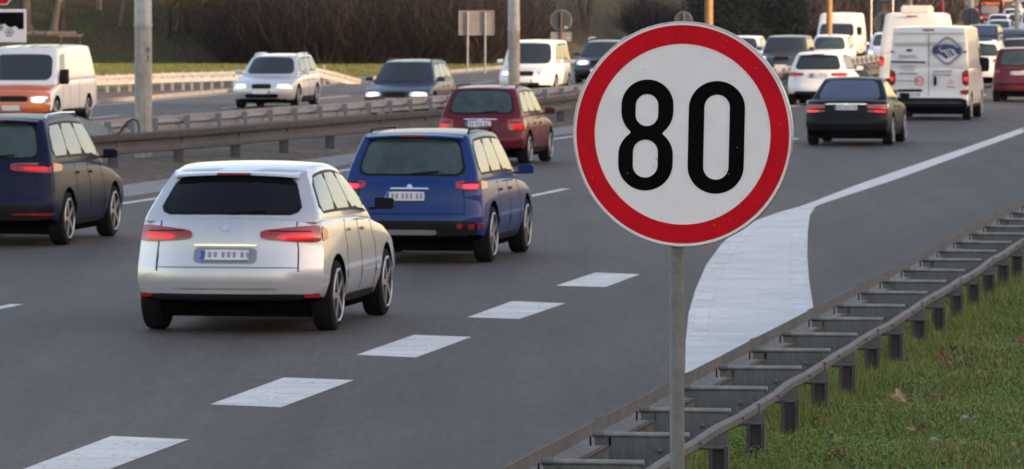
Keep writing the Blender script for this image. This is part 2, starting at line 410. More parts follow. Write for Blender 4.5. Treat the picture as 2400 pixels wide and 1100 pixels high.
g1 = ext([ca_px(255, 318, .70), ca_px(500, 301, .70), ca_px(774, 278, .70), ca_px(1023, 259, .70), ca_px(1340, 224, .70), ca_px(1830, 173, .70), ca_px(2030, 153, .70)], 70, 330)
g2 = ext([ca_px(215, 284, .70), ca_px(356, 271, .70), ca_px(500, 262, .70), ca_px(690, 248, .70), ca_px(864, 236, .70), ca_px(1045, 222, .70), ca_px(1298, 204, .70), ca_px(1830, 158, .70), ca_px(2027, 131, .70)], 112, 330)
LL = [(-20.6, 20), (-20.6, 80)] + [(-20.25, 95), (-19.6, 125), (-18.6, 150), (-17.7, 175), (-17.4, 230), (-17.4, 330), (-17.4, 1500)]
EDGE_L = [(c - 2.0 if a < 140 else c - 1.6 + (a > 170) * .5, a) for c, a in LL]      # edge of own asphalt and gutter
own_pts = [ca(C_RAIL - .36, -60), ca(C_RAIL - .36, 1500)] + [ca(c, a) for c, a in reversed(EDGE_L)] + [ca(EDGE_L[0][0], -60)]
sheet('road', own_pts, .000, M['asphalt'])
o_near = [(c + .35, a) for c, a in g2 if a > 112]
o_near = [(-27.0, -60), (-27.0, 100)] + o_near + [(-22.0, 1500)]
op = [ca(c, a) for c, a in o_near] + [ca(-70, 1500), ca(-46, 900), ca(-44, 620), ca(-38.9, 440), ca(-38.6, 330), ca(-38.4, 170), ca(-38.4, -60)]
sheet('road', op, .004, M['asphalt2'])
# dirt median
dl = [(c, a) for c, a in EDGE_L if a <= 330]
mp = [ca(c - .05, a) for c, a in dl] + [ca(-21.6, 330)] + [ca(c + .3, a) for c, a in reversed([q for q in g2 if q[1] < 330])] + [ca(-27.1, 100), ca(-27.1, 20)]
# median: a heaped strip of dirt as a real mound
def mound(name, Lf, Rf, a0, a1, h, mat, n=160, w=16):
    A = np.linspace(a0, a1, n); vs = []; rng = np.random.RandomState(3)
    for a in A:
        l, r = Lf(a), Rf(a)
        for j in range(w):
            t = j / (w - 1); c = l + (r - l) * t
            z = h * math.sin(math.pi * t) ** .6 + (.05 * rng.rand() if 0 < j < w - 1 else 0) - .015 * (j in (0, w - 1))
            p = ca(c, a, z); vs.append(p[:])
    Iq = (np.arange(n - 1)[:, None] * w + np.arange(w - 1)[None]).ravel()
    fs = np.stack([Iq, Iq + 1, Iq + w + 1, Iq + w], -1)
    o = fast_mesh(name, np.array(vs), fs, mat, smooth=True); tag(o, kind='structure'); return o
mound('median', lambda a: interp(g2, a) + .25 if a > 113 else interp([(-27.1, 20), (-27.1, 100), (interp(g2, 113) + .25, 113)], a), lambda a: interp(EDGE_L, a) - .02, 25, 330, .10, M['dirt'])
band('gutter', [(c, a) for c, a in EDGE_L if a < 200], (0.0, 1.45), .008, M['conc'])
# far verge kerb and the dirt under the far guard rail
fk = [(-38.5, 60), (-38.4, 169), (-38.5, 330)]
def kerb(name, line, w, h, mat):
    b = MB()
    for (c0, a0), (c1, a1) in zip(line[:-1], line[1:]):
        n = max(1, int((a1 - a0) / 1.0))
        for i in range(n):
            t0, t1 = i / n, (i + 1) / n
            p0 = ca(c0 + (c1 - c0) * t0, a0 + (a1 - a0) * t0 + .012); p1 = ca(c0 + (c1 - c0) * t1, a0 + (a1 - a0) * t1 - .012)
            vs = []
            for p in (p0, p1):
                for dc, dz in ((0, -.02), (-w, -.02), (-w, h), (-.03, h), (0, h - .04)):
                    vs.append(p + CV * dc + Vector((0, 0, dz)))
            b.add(vs, [(0, 1, 2, 3, 4), (9, 8, 7, 6, 5)] + [(k, (k + 1) % 5, 5 + (k + 1) % 5, 5 + k) for k in range(5)])
    return tag(b.build(name, mat), kind='structure')
kerb('kerb', fk, .18, .13, M['curb'])
mound('verge', lambda a: -43.5 + .2 * math.sin(a), lambda a: -38.66, 60, 206, .10, M['dirt'], 140, 12)

# ---- painted markings
def quad_px(name, pts, z=.004, mat=None): return sheet(name, [at(x, y, z) for x, y in pts], z, mat or M['mark'])
dash = [[(-62, 1143), (122, 1150), (443, 1030), (262, 1022)],
        [(492, 948), (658, 955), (829, 891), (665, 885)], [(835, 832), (975, 838), (1105, 790), (970, 785)],
        [(1095, 744), (1217, 748), (1325, 711), (1200, 706)], [(1303, 670), (1420, 673), (1500, 643), (1395, 639)]]
for k, d in enumerate(dash): quad_px('lane_marking', d)
for far_px in ((40, 714), None, (1327, 443), None, (1869, 325)):
    if far_px is None: continue
    p = at(*far_px); q = p - DV * (5.2) + Vector((.15 * -.55, 0, 0)); hw = CV * .075
    sheet('lane_marking', [p + hw, p - hw, q - hw, q + hw], .004, M['line'])
for a, c in ((78, -14.75), (112, -14.25), (146, -14.15), (163, -14.1), (180, -14.1), (198, -14.0), (215, -14), (233, -14), (251, -14)):
    p = ca(c, a); q = ca(c, a - 5.2); hw = CV * .075
    sheet('lane_marking', [p + hw, p - hw, q - hw, q + hw], .004, M['line'])
band('edge_marking', [(c + .15, a) for c, a in LL[:-1]], (-.16, 0), .004, M['line'])
band('edge_marking', [(-38.0, 60), (-38.0, 330)], (0, .15), .008, M['line'])
for k in range(18):
    a = 100 + k * 14
    for c in (-30.6, -34.4):
        if c == -30.6 or a > 100:
            band('lane_marking', [(c + (a > 150) * .8, a), (c + (a > 150) * .8, a + 5)], (-.07, .07), .008, M['line'])
# solid line and gore
up = [(1905, 474), (1940, 460), (2000, 437), (2100, 402), (2250, 351), (2400, 299)]
lo = [(2400, 311), (2250, 366), (2100, 421), (2000, 454), (1940, 474), (1912, 484)]
gl = [(1907, 482), (1898, 505), (1893, 545), (1892, 600), (1896, 655), (1908, 735), (1925, 830), (1950, 960)]
gr = [(1600, 1080), (1604, 960), (1607, 800), (1614, 735), (1630, 680), (1655, 622), (1690, 574), (1726, 540), (1765, 520), (1820, 500), (1880, 483)]
def clip_c(p, cmax=C_RAIL - .37):
    c, a = to_ca(p); return ca(min(c, cmax), a)
sheet('gore_marking', [clip_c(at(x, y)) for x, y in up + lo + gl[1:-1] + [(1900, 860), (1640, 1110)] + gr[1:]], .004, M['gore'])
pU, pL = at(2400, 299), at(2400, 311); far_c = to_ca(at(2400, 305))
band('edge_marking', [(far_c[0], far_c[1] - .1), (far_c[0], 700)], (-.11, .11), .004, M['line'])
# brighter outlining strokes of the gore
gi = [at(x, y, .012) for x, y in gl[2:-1]]
def ribbon(name, pts, w, z, mat):
    vs = []
    for i, p in enumerate(pts):
        t = (pts[min(i + 1, len(pts) - 1)] - pts[max(i - 1, 0)]).normalized(); n = Vector((-t.y, t.x, 0)) * w / 2
        vs += [(p.x + n.x, p.y + n.y, z), (p.x - n.x, p.y - n.y, z)]
    me = bpy.data.meshes.new(name); me.from_pydata(vs, [], [(2 * i, 2 * i + 1, 2 * i + 3, 2 * i + 2) for i in range(len(pts) - 1)])
    me.materials.append(mat); o = bpy.data.objects.new(name, me); COL.objects.link(o); o['kind'] = 'structure'; return o
ribbon('gore_marking', [p + Vector((-.13, 0, 0)) for p in gi], .16, .007, M['line'])
ribbon('gore_marking', [at(x + 30, y) for x, y in gr[2:9]], .16, .007, M['line'])

# ------------------------------------------------------------------ guard rails
PROF = [(.060, .310), (.083, .300), (.083, .215), (.070, .200), (.012, .180), (.0, .168), (.0, .142), (.012, .130), (.070, .110), (.083, .095), (.083, .012), (.062, .0)]
def rail_mesh(pts, side, top, mat, name, parent, thick=.004, joints=None, hs=1.):
    """pts: (c, a) line of the rail's back, side=+1 if the crests face right; top = height of the upper edge"""
    prof = [(d, (z - .31) * hs) for d, z in PROF]; loop = prof + [(d - thick, z) for d, z in reversed(prof)]
    n = len(loop); vs = []; fs = []
    for i, (c, a, tz) in enumerate(pts):
        for d, z in loop: vs.append(ca(c + side * d, a, tz + z))
    for i in range(len(pts) - 1):
        for k in range(n): fs.append((i * n + k, i * n + (k + 1) % n, (i + 1) * n + (k + 1) % n, (i + 1) * n + k))
    fs += [tuple(range(n)), tuple((len(pts) - 1) * n + k for k in range(n))]
    b = MB(); b.add(vs, fs); return b.build(name, mat, parent, smooth=True)
def line_at(line, a0, a1, step, top, wob=0.):
    out = []; a = a0; i = 0
    while a <= a1 + 1e-6:
        out.append((interp(line, a) + wob * math.sin(i * 2.1), a, top + wob * .5 * math.sin(i * 1.3))); a += step; i += 1
    return out
def sigma_post(h, w=.10, d=.055, t=.005):
    b = MB(); b.box((0, 0, h / 2), (t, w, h)); b.box((d / 2, w / 2, h / 2), (d, t, h)); b.box((d / 2, -w / 2, h / 2), (d, t, h))
    b.box((d, w / 2 - .012, h / 2), (t, .022, h)); b.box((d, -w / 2 + .012, h / 2), (t, .022, h)); return b

# --- nearest rail, right of the road
NR = empty('guardrail', ca(C_RAIL, 32.1)[:]); NR.rotation_euler = (0, 0, -TH)
tag(NR, 'near galvanised guardrail with many spacer bars and a rear strap beside the grass', 'guardrail')
NR_INV = Matrix.Rotation(TH, 4, 'Z') @ Matrix.Translation(-ca(C_RAIL, 32.1))
def parent_keep(o, root, inv):
    o.data.transform(inv); o.parent = root
def place_local(o, root, c, a, z=0.):
    o.parent = root; o.location = (c, a, z)
A0 = ca_px(1305, 1082, .72)
NEARC = A0[0]; NEARA = A0[1]
# rail: pieces 4 m long that lap over one another
pieces = []
for k in range(-5, 50, 2):
    a0 = NEARA + k * 2.0 + 1.0; cc = NEARC
    lap = .0
    pts = [(cc - .115 + (.006 if j == 0 else 0), a0 + j * 2.04, .75 + (.004 if j == 0 else 0)) for j in range(3)]
    pts = [(cc - .115 - .012, a0 - .12, .752)] + [(cc - .115, a0 + .25, .75), (cc - .115, a0 + 2.0, .748), (cc - .115, a0 + 4.0, .75)]
    r = rail_mesh([(c, a, z) for c, a, z in pts], -1, .75, M['near_rail'], 'rail', None, .004)
    pieces.append(r)
for r in pieces: parent_keep(r, NR, NR_INV)
def spacer_mb():
    b = MB()                                   # folded rounded bar on top, sheet web under it, small bottom flange
    L = .585
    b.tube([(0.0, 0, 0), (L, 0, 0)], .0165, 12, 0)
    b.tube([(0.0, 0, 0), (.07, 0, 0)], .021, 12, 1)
    poly = [(.095, -.012), (.50, -.012), (.565, -.03), (.565, -.225), (.13, -.225), (.115, -.17), (.095, -.15)]
    mt = Matrix(((1, 0, 0, 0), (0, 0, -1, .004), (0, 1, 0, 0), (0, 0, 0, 1)))
    b.prism(poly, -.003, .003, 1, mt)
    b.box((.06, .004, -.03), (.10, .006, .075), 1)
    b.tube([(.385, -.004, -.235), (.575, -.004, -.235)], .016, 10, 1)
    for x, z in ((.405, -.095), (.49, -.10)):
        b.tube([(x, .0, z), (x, -.010, z), (x, -.016, z)], [.017, .017, .008], 10, 1)
    b.tube([(-.015, 0, -.01), (-.015, 0, -.07)], .006, 8, 2)
    return b
sp_master = None; post_master = None
for k in range(-2, 46):
    a = NEARA + 2.0 * k
    jig = random.uniform(-.012, .012)
    if sp_master is None:
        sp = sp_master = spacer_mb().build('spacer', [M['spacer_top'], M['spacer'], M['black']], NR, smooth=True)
        po = post_master = sigma_post(1.1, .118, .06).build('post', M['post'], NR, bevel=.002)
    else:
        sp = sp_master.copy(); COL.objects.link(sp); po = post_master.copy(); COL.objects.link(po)
    sp.parent = NR; po.parent = NR
    sp.location = (NEARC - C_RAIL - .085 + jig * .4, a - 32.1, .722 + jig * .3); sp.rotation_euler = (random.uniform(-.02, .02), random.uniform(-.006, .006), random.uniform(-.02, .02))
    po.location = (NEARC - C_RAIL + .425, a - 32.1 + .02, -.60 + jig); po.rotation_euler = (random.uniform(-.01, .01), random.uniform(-.02, .02), -math.pi / 2 + random.uniform(-.10, .10))
# rear strap: shallow rolled channel with bolts
b = MB(); pts = []
rs = random.Random(5)
for k in range(-6, 92):
    a = NEARA + k * 1.0; 
    pts.append(Vector((NEARC - C_RAIL + .535 + rs.uniform(-.010, .010), a - 32.1, .665 + rs.uniform(-.007, .007))))
sec = [(-.016, .034), (.002, .038), (.022, .020), (.022, -.020), (.002, -.038), (-.016, -.034), (-.016, -.029), (.0, -.032), (.016, -.017), (.016, .017), (.0, .032), (-.016, .029)]
vs = []; fs = []; n = len(sec)
for p in pts:
    for d, z in sec: vs.append((p.x + d, p.y, p.z + z))
for i in range(len(pts) - 1):
    for k in range(n): fs.append((i * n + k, i * n + (k + 1) % n, (i + 1) * n + (k + 1) % n, (i + 1) * n + k))
b.add(vs, fs)
for i in range(3, len(pts), 4):
    p = pts[i]; b.box((p.x + .006, p.y, p.z), (.046, .09, .070))
for i in range(0, len(pts), 2):
    p = pts[i]; b.tube([(p.x + .028, p.y, p.z + .012), (p.x + .044, p.y, p.z + .014)], .011, 8)
    b.tube([(p.x - .012, p.y + .08, p.z + .03), (p.x - .014, p.y + .08, p.z + .065)], .007, 6)
b.build('rear_strap', M['strap'], NR, smooth=True)

# --- median guard rail facing our carriageway
def guard(name, line, a0, a1, side, label, mat, postmat, step_post, top=.70, post_off=0., spacer=False, lip=0., zoff=0., first=None, hs=1., pw=.10):
    root = empty(name, ca(interp(line, a0), a0)[:]); root.rotation_euler = (0, 0, -TH)
    inv = Matrix.Rotation(TH, 4, 'Z') @ Matrix.Translation(-ca(interp(line, a0), a0))
    tag(root, label, 'guardrail')
    pts = line_at(line, a0, a1, 2.0, top, .006)
    r = rail_mesh(pts, side, top, mat, 'rail', None, .004, hs=hs); parent_keep(r, root, inv)
    # joints and bolt slots
    j = MB()
    for i in range(0, len(pts) - 1, 2):
        c, a, tz = pts[i]
        for zz in (.265, .05):
            for da in (-.05, .05): 
                p = ca(c + side * .087, a + da, tz - .31 + zz); j.box(p, (.012, .03, .018))
    o = j.build('rail_bolts', M['black'], None); parent_keep(o, root, inv)
    master = None; a = (first if first else a0 + .6)
    while a < a1:
        if master is None:
            b = sigma_post(top - .03 + .25, pw, .07)
            if spacer:
                b.box((.0, 0, top - .13 + .25), (.10, .16, .20))
            master = po = b.build('post', postmat, root, bevel=0)
            if spacer: pass
        else: po = master.copy(); COL.objects.link(po)
        p = inv @ ca(interp(line, a) - side * (.06 + post_off), a, 0)
        po.parent = root; po.location = (p.x, p.y, -.25 + random.uniform(-.008, .008))
        po.rotation_euler = (0, 0, 0 if side < 0 else math.pi) if pw < .12 else (0, 0, math.pi / 2)
        a += step_post
    return root
guard('guardrail', g1, 88, 325, +1, 'long brown weathered guardrail with wide posts along our side of the median', M['rail_dark'], M['post'], 3.42, .72, hs=1.22, pw=.19, first=to_ca(at(307, 317, .70))[1])
guard('guardrail', g2, 112.2, 325, -1, 'galvanised guardrail seen from its back with many small blocks beside the oncoming lanes', M['rail_light'], M['rail_light'], 2.0, .70, .03, True)
# short flared rail end, left of the first pole
fl = [to_ca(at(140, 262, .75)), to_ca(at(200, 279, .72)), to_ca(at(250, 299, .68))]
fr_root = empty('guardrail_end', ca(*fl[2])[:])
tag(fr_root, 'pale flared end piece of guardrail left of the nearest concrete pole', 'guardrail')
b = MB(); vs = []; 
P3 = [at(138, 261, .74), at(195, 277, .72), at(240, 296, .70), at(252, 300, .70)]
for p in P3:
    for dz, dy in ((0, 0), (0, .02), (-.30, .02), (-.30, 0)): vs.append(p + Vector((0, dy, dz)))
b.add(vs, [(i * 4 + k, i * 4 + (k + 1) % 4, i * 4 + 4 + (k + 1) % 4, i * 4 + 4 + k) for i in range(3) for k in range(4)] + [(0, 1, 2, 3), (12, 13, 14, 15)])
parent_keep(b.build('rail', M['rail_light'], None, bevel=.004), fr_root, Matrix.Translation(-fr_root.location))
for dx in (0, .07):
    b = MB(); q = P3[3]; b.box((q.x + .03 + dx, q.y + .05, .32), (.04, .09, .66)); parent_keep(b.build('post', M['rail_light'], None), fr_root, Matrix.Translation(-fr_root.location))
# far verge rail
g3px = [(-60, 196), (204, 178), (309, 174.5), (409, 171), (524, 168), (640, 164)]
G3 = [at(x, y, .67) for x, y in g3px]; last = G3[-1]
G3 += [last + Vector((.75, 3.0, 0)), Vector(((736 - 1200) / F * 197, 197, .62)), Vector(((790 - 1200) / F * 198.5, 198.5, .42)), Vector(((845 - 1200) / F * 200, 200, .16))]
vr = empty('guardrail', (G3[2].x, G3[2].y, 0)); tag(vr, 'pale two-band guardrail on thin posts at the far verge, its end sinking', 'guardrail')
vs = []; fs = []; prof = [(d, z - .31) for d, z in PROF]; loop = prof + [(d - .006, z) for d, z in reversed(prof)]; n = len(loop)
for i, p in enumerate(G3):
    for d, z in loop: vs.append((p.x + d * .3, p.y - d * .9, p.z + z * 1.0))
for i in range(len(G3) - 1):
    for k in range(n): fs.append((i * n + k, i * n + (k + 1) % n, (i + 1) * n + (k + 1) % n, (i + 1) * n + k))
fs += [tuple(range(n)), tuple((len(G3) - 1) * n + k for k in range(n))]
b = MB(); b.add(vs, fs); o = b.build('rail', M['rail_white'], None, smooth=True); parent_keep(o, vr, Matrix.Translation(-vr.location))
xs = [p.x for p in G3]; ys = [p.y for p in G3]; zs = [p.z for p in G3]; pm = None
x = G3[0].x + .2
for ppx in (-30, -5, 20, 45, 70, 96, 122, 147, 173, 198, 223, 251, 278, 304, 353, 379, 403, 428, 450, 472, 496, 520, 546, 570, 596, 620, 648, 676, 704, 733, 760):
    lo_, hi_ = 0, len(G3) - 1
    best = min(np.linspace(0, hi_, 600), key=lambda t: abs(1200 + F * float(np.interp(t, range(hi_ + 1), [p.x / p.y for p in G3])) - ppx))
    X = float(np.interp(best, range(hi_ + 1), xs)); Y = float(np.interp(best, range(hi_ + 1), ys)); Z = float(np.interp(best, range(hi_ + 1), zs))
    if Z < .5: continue
    if pm is None:
        b = MB(); b.box((0, 0, .325), (.09, .07, .75)); b.box((0, -.05, .56), (.08, .08, .10)); pm = po = b.build('post', M['rail_white'], vr)
    else: po = pm.copy(); COL.objects.link(po)
    po.parent = vr; po.location = (X - vr.location.x, Y + .06 - vr.location.y, 0)

# ------------------------------------------------------------------ the speed limit sign
def XZ(off=0.): return Matrix.Translation((0, -off, 0)) @ Matrix.Rotation(math.pi / 2, 4, 'X')
SY = 22.72; sc = atY(1600, 315, SY)
sgn = empty('speed_limit_sign', (sc.x - .011, SY + .035, 0.24))
tag(sgn, 'round red and white speed limit sign reading 80 on a grey steel post', 'road sign')
dz = sc.z - .24
pb = MB(); pb.tube([(-.010 + .012, .042, -.3), (-.010 + .003, .040, 1.3), (-.012, .040, dz + .30)], .0292, 24)
pb.build('post', M['sign_post'], sgn, smooth=True)
PL = Matrix.Translation((.011, -.035, dz)) @ Matrix.Rotation(rad(-15), 4, 'Z') @ Matrix.Rotation(rad(.5), 4, 'Y')
b = MB(); n = 96
rings = [(.4495, .014), (.4515, .010), (.4515, -.004), (.4490, -.008), (.4460, -.008), (.4445, -.0045)]
vs = [PL @ Vector((r * math.cos(2 * math.pi * i / n), y, r * math.sin(2 * math.pi * i / n))) for r, y in rings for i in range(n)]
b.add(vs, [(j * n + i, j * n + (i + 1) % n, (j + 1) * n + (i + 1) % n, (j + 1) * n + i) for j in range(5) for i in range(n)] + [tuple(range(n)), tuple(5 * n + i for i in range(n))])
plate = b.build('sign_plate', M['alu'], sgn, smooth=True)
shape_mesh('white_sheet', [circle(.4455, 128)], M['white_retro'], sgn, PL @ XZ(.0052), .0008)
shape_mesh('red_ring', [circle(.436, 128), circle(.3610, 128)], M['red_retro'], sgn, PL @ XZ(.0072), .0008)
KX, KY = 1 / (587 * .966), 1 / 587.
def su(x, y): return ((x - 1600) * KX, -(y - 315) * KY)
def stadium(x0, x1, y0, y1, r, n=20):
    cx = (x0 + x1) / 2; hw = (x1 - x0) / 2; out = []
    for cy, s0 in ((y0 + r, math.pi), (y1 - r, 0)):
        for i in range(n + 1):
            a = s0 + math.pi * i / n
            ex, ey = math.cos(a), math.sin(a)
            out.append((cx + hw * ex, cy + r * ey))
    return out
def shear(L): return [su(x + (318 - y) * .012, y) for x, y in L]
zero_o = stadium(1614, 1744, 189, 453, 64); zero_i = stadium(1650, 1709, 221, 420, 30)
def arc(cx, cy, rx, ry, a0, a1, n=22): return [(cx + rx * math.cos(a0 + (a1 - a0) * i / n), cy + ry * math.sin(a0 + (a1 - a0) * i / n)) for i in range(n + 1)]
e1 = math.acos(38 / 60.5); e2 = math.acos(38 / 63.5)
eight = arc(1517.5, 248, 60.5, 60.5, math.pi, 2 * math.pi) + arc(1517.5, 262, 60.5, 62, 0, e1)
eight += arc(1515.5, 365, 63.5, 62, -e2, 0) + arc(1515.5, 385, 63.5, 63.5, 0, math.pi) + arc(1515.5, 365, 63.5, 62, math.pi, math.pi + e2)
eight += arc(1517.5, 262, 60.5, 62, math.pi - e1, math.pi)
shape_mesh('digit', [shear(eight), shear(stadium(1490, 1543, 222, 297, 27)), shear(stadium(1486, 1544, 329, 418, 29))], M['black_film'], sgn, PL @ XZ(.0072), .0008)
shape_mesh('digit', [shear(zero_o), shear(zero_i)], M['black_film'], sgn, PL @ XZ(.0072), .0008)
# scratches and specks of dirt on the sheet
b = MB(); sr = random.Random(4)
for k in range(46):
    r = .43 * math.sqrt(sr.random()); a = sr.random() * 6.283; q = sr.uniform(.0010, .0032)
    b.prism([(r * math.cos(a) + q * math.cos(t * 1.047) * sr.uniform(.7, 1.2), r * math.sin(a) + q * math.sin(t * 1.047)) for t in range(6)], .0084, .0088, 0, PL @ Matrix.Rotation(math.pi / 2, 4, 'X'))
b.build('dirt_specks', pbr('speck_brown', (.20, .18, .16), .8), sgn)
b = MB()
for zz in (.25, -.25): b.box((0, .03, zz), (.16, .012, .04), 0, PL); b.box((0, .05, zz), (.075, .05, .03), 0, PL)
b.build('clamp', M['spacer'], sgn)

# ------------------------------------------------------------------ lighting poles
def pole(px, Y, wpx, label, split_z, lit=False, num=None, z0=-.1, name='street_lamp'):
    X = (px - 1200) / F * Y; r = wpx / F * Y / 2
    root = empty(name, (X, Y, 0)); tag(root, label, 'street lamp', 'lamp poles along the median')
    b = MB(); b.tube([(0, 0, z0), (0, 0, split_z)], [r * .97, r * .99], 28); b.build('lower_pole', M['pole_sunlit' if lit else 'pole_conc'], root, smooth=True)
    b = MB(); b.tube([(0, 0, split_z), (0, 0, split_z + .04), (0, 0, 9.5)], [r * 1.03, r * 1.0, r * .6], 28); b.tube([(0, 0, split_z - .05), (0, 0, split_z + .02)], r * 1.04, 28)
    b.build('upper_pole', M['pole_sunlit' if lit else 'pole_paint'], root, smooth=True)
    for s in (1, -1):
        b = MB(); b.tube([(0, 0, 9.3), (s * .6, 0, 10.0), (s * 2.0, 0, 10.3)], [.06, .05, .04], 10); o = b.build('arm', M['pole_paint'], root, smooth=True)
        b = MB(); b.box((s * 2.3, 0, 10.3), (.7, .28, .12)); b.build('lamp_head', M['rail_light'], o, bevel=.03)
    if num:
        for body, zz in num:
            a = rad(38)
            mt = Matrix.Rotation(a, 4, 'Z') @ Matrix.Translation((0, -r * 1.005, zz)) @ Matrix.Rotation(math.pi / 2, 4, 'X')
            text_mesh('pole_number', body, .16, M['black'], root, mt, .004, sx=.6)
    return root
p1 = pole(336, 109.5, 41.5, 'nearest and thickest grey concrete lamp pole, standing between the median guardrails', 3.4 - 87 / 121.8, num=[('11', 2.18), ('7', 2.02)])
pole(1204.5, 158, 28, 'pale concrete lamp pole in front of the white minivan', 3.4 - 98 / 84.4, num=[('I', 1.9)])
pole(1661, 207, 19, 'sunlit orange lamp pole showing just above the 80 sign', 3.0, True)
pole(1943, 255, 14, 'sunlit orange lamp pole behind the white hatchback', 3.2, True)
pole(2131, 303, 13, 'grey lamp pole rising behind the roof box of the tall white van', 3.0)
pole(2275, 380, 13, 'slim grey lamp pole in front of the round dark sign back beside the bus', 3.4 - 80 / 35.0)
pole(2383, 345, 12, 'slim grey lamp pole at the right edge in front of the queue of oncoming cars', 3.4 - 73 / 38.6)
# black cable looping from the first pole
b = MB(); cx0 = p1.location
pts = [atY(x, y, 107.5) for x, y in ((258, 318), (280, 312), (289, 298), (300, 285), (313, 279), (322, 284), (326, 298), (325, 315))]
b.tube(pts, .022, 8); tag(b.build('cable', M['cable'], smooth=True), 'black cable bent in a loop at the foot of the nearest pole', 'cable')

# ------------------------------------------------------------------ signs seen from behind and the others
def disc(root, name, r, mat, y=0, z=0, th=.01, n=48, edge=None):
    b = MB(); b.prism(circle(r, n), -th, th, 0, Matrix.Translation((0, y, z)) @ Matrix.Rotation(math.pi / 2, 4, 'X')); o = b.build(name, mat, root)
    if edge:
        b = MB(); pts = [(r * math.cos(2 * math.pi * i / n), y, z + r * math.sin(2 * math.pi * i / n)) for i in range(n + 1)]
        b.tube(pts, .014, 6, cap=False); b.build('rim', edge, root, smooth=True)
    return o
def round_back(px, py, rpx, Y, label, base_z=0., post=True, postmat='rust', extra=None):
    s = F / Y; X = (px - 1200) / s; z = atY(px, py, Y).z
    root = empty('road_sign', (X, Y, base_z)); tag(root, label, 'road sign')
    disc(root, 'sign_plate', rpx / s, M['back_grey'], 0, z - base_z, .012, edge=M['rail_light'])
    if post:
        b = MB(); b.tube([(0, -.05, -.2), (.0, -.05, z - base_z + rpx / s * .85)], .035, 12); b.build('post', M[postmat], root, smooth=True)
        b = MB()
        for dz in (.7, -.8): b.box((0, -.03, z - base_z + dz * rpx / s), (.24, .03, .04))
        b.build('clamp', M['spacer'], root)
    return root, z, s
r_, z_, s_ = round_back(1315, 48, 24.3, 250, 'round grey sign back with a small rectangular plate below on a rusty post', 0)
b = MB(); b.box((.0, -.005, z_ - 38.5 / s_), (49 / s_, .02, 22 / s_)); b.build('lower_plate', M['back_pale'], r_, bevel=.004)
b = MB(); b.box((.21, -.03, z_ - 16 / s_), (.10, .01, .05)); b.box((.3, -.03, z_ - 41 / s_), (.07, .01, .04)); b.build('sticker', M['plate'], r_)
b = MB()
for dz in (-32, -45): b.box((0, -.04, z_ + dz / s_), (.24, .03, .04))
b.build('clamp', M['rust'], r_)
round_back(1602, 48, 20, 262, 'round dark sign back peeking out above the top of the 80 sign', postmat='post')
round_back(2072, 54, 24, 282, 'large round dark sign back half hidden by the tall white van', postmat='post')
round_back(2274, 41, 22, 340, 'round black sign back behind the slim pole left of the bus', postmat='post')
# rectangular sign back on two posts
Y = 224; s = F / Y; root = empty('road_sign', ((1117 - 1200) / s, Y, 0)); tag(root, 'pale rectangular sign seen from behind on two thin grey posts in the grass', 'road sign')
zc = atY(1117, 54, Y).z
b = MB(); b.box((0, 0, zc), (83 / s, .03, 56 / s)); b.build('sign_plate', M['back_pale'], root, bevel=.006)
b = MB()
for zz in (28, 0, -28): b.box((0, -.025, zc + (zz - .0) / s), (83 / s, .02, 1.6 / s))
for xx in (-41, 41): b.box((xx / s, -.027, zc), (1.6 / s, .02, 57 / s))
b.build('frame', M['rail_light'], root)
for dx in (-21, 20):
    b = MB(); b.tube([(dx / s, -.06, -.2), (dx / s, -.06, zc + 26 / s)], .036, 10); b.build('post', M['rail_light'], root, smooth=True)
# snow sign at the left edge
Y = 110; s = F / Y; cx = atY(-6, 61, Y); root = empty('road_sign', (cx.x, Y, 0)); tag(root, 'white plate with black upper part and snowflakes under a red triangle at the left edge', 'road sign')
zt = cx.z
b = MB(); b.box((-.0, 0, zt), (136 / s, .03, 78 / s)); b.build('sign_plate', M['white_retro'], root, bevel=.012)
MZ = Matrix.Translation((0, 0, zt)) @ XZ(.018)
def snp(L): return [((x + 6) / s, -(y - 61) / s) for x, y in L]
top = [(-68, 29), (56, 29), (56, 67.5)] + [(56 - 10 * (1 - math.cos(t)) , 67.5 + 1.5 * math.sin(t)) for t in (1, 2)] + [(43, 67), (39, 64), (36, 61.5)]
top += [(33, 63), (28, 64.2), (23, 64), (18, 62), (14, 58.5), (12, 55.5), (8, 57), (0, 57), (-8, 57), (-12, 55.5), (-14, 58.5), (-20, 63), (-28, 64), (-36, 61.5), (-43, 67), (-60, 67.5), (-68, 67.5)]
shape_mesh('snow_panel', [snp(top)], M['black_film'], root, MZ, .001)
def flake(cx_, cy_, R):
    b = MB()
    for k in range(6):
        a = k * math.pi / 3; d = Vector((math.cos(a), 0, math.sin(a))); nrm = Vector((-math.sin(a), 0, math.cos(a))); o0 = Vector(((cx_ + 6) / s, -.021, zt - (cy_ - 61) / s))
        def bar(p, q, w):
            t = (q - p).normalized(); m_ = Vector((-t.z, 0, t.x)) * w; y_ = Vector((0, -.002, 0))
            vs = [p + m_, q + m_, q - m_, p - m_]; b.add(vs + [v + y_ for v in vs], [(0, 1, 2, 3), (4, 5, 6, 7), (0, 1, 5, 4), (1, 2, 6, 5), (2, 3, 7, 6), (3, 0, 4, 7)])
        R_ = R / s; bar(o0, o0 + d * R_, .0045)
        for sg in (1, -1): bar(o0 + d * R_ * .55, o0 + d * R_ * .9 + nrm * sg * R_ * .33, .004)
    b.build('snowflake', M['black_film'], root)
flake(22.5, 76, 11.5); flake(1, 64.5, 8); flake(-26, 76, 11.5)
b = MB(); tri = [(-46, 8), (0, -74), (46, 8)]
shape_mesh('warning_triangle', [snp([(-44, 2), (-40, 9), (-34, 10), (16, 9.5), (25, -2), (4, -64), (0, -68), (-4, -64)])], M['red_retro'], root, MZ, .002)
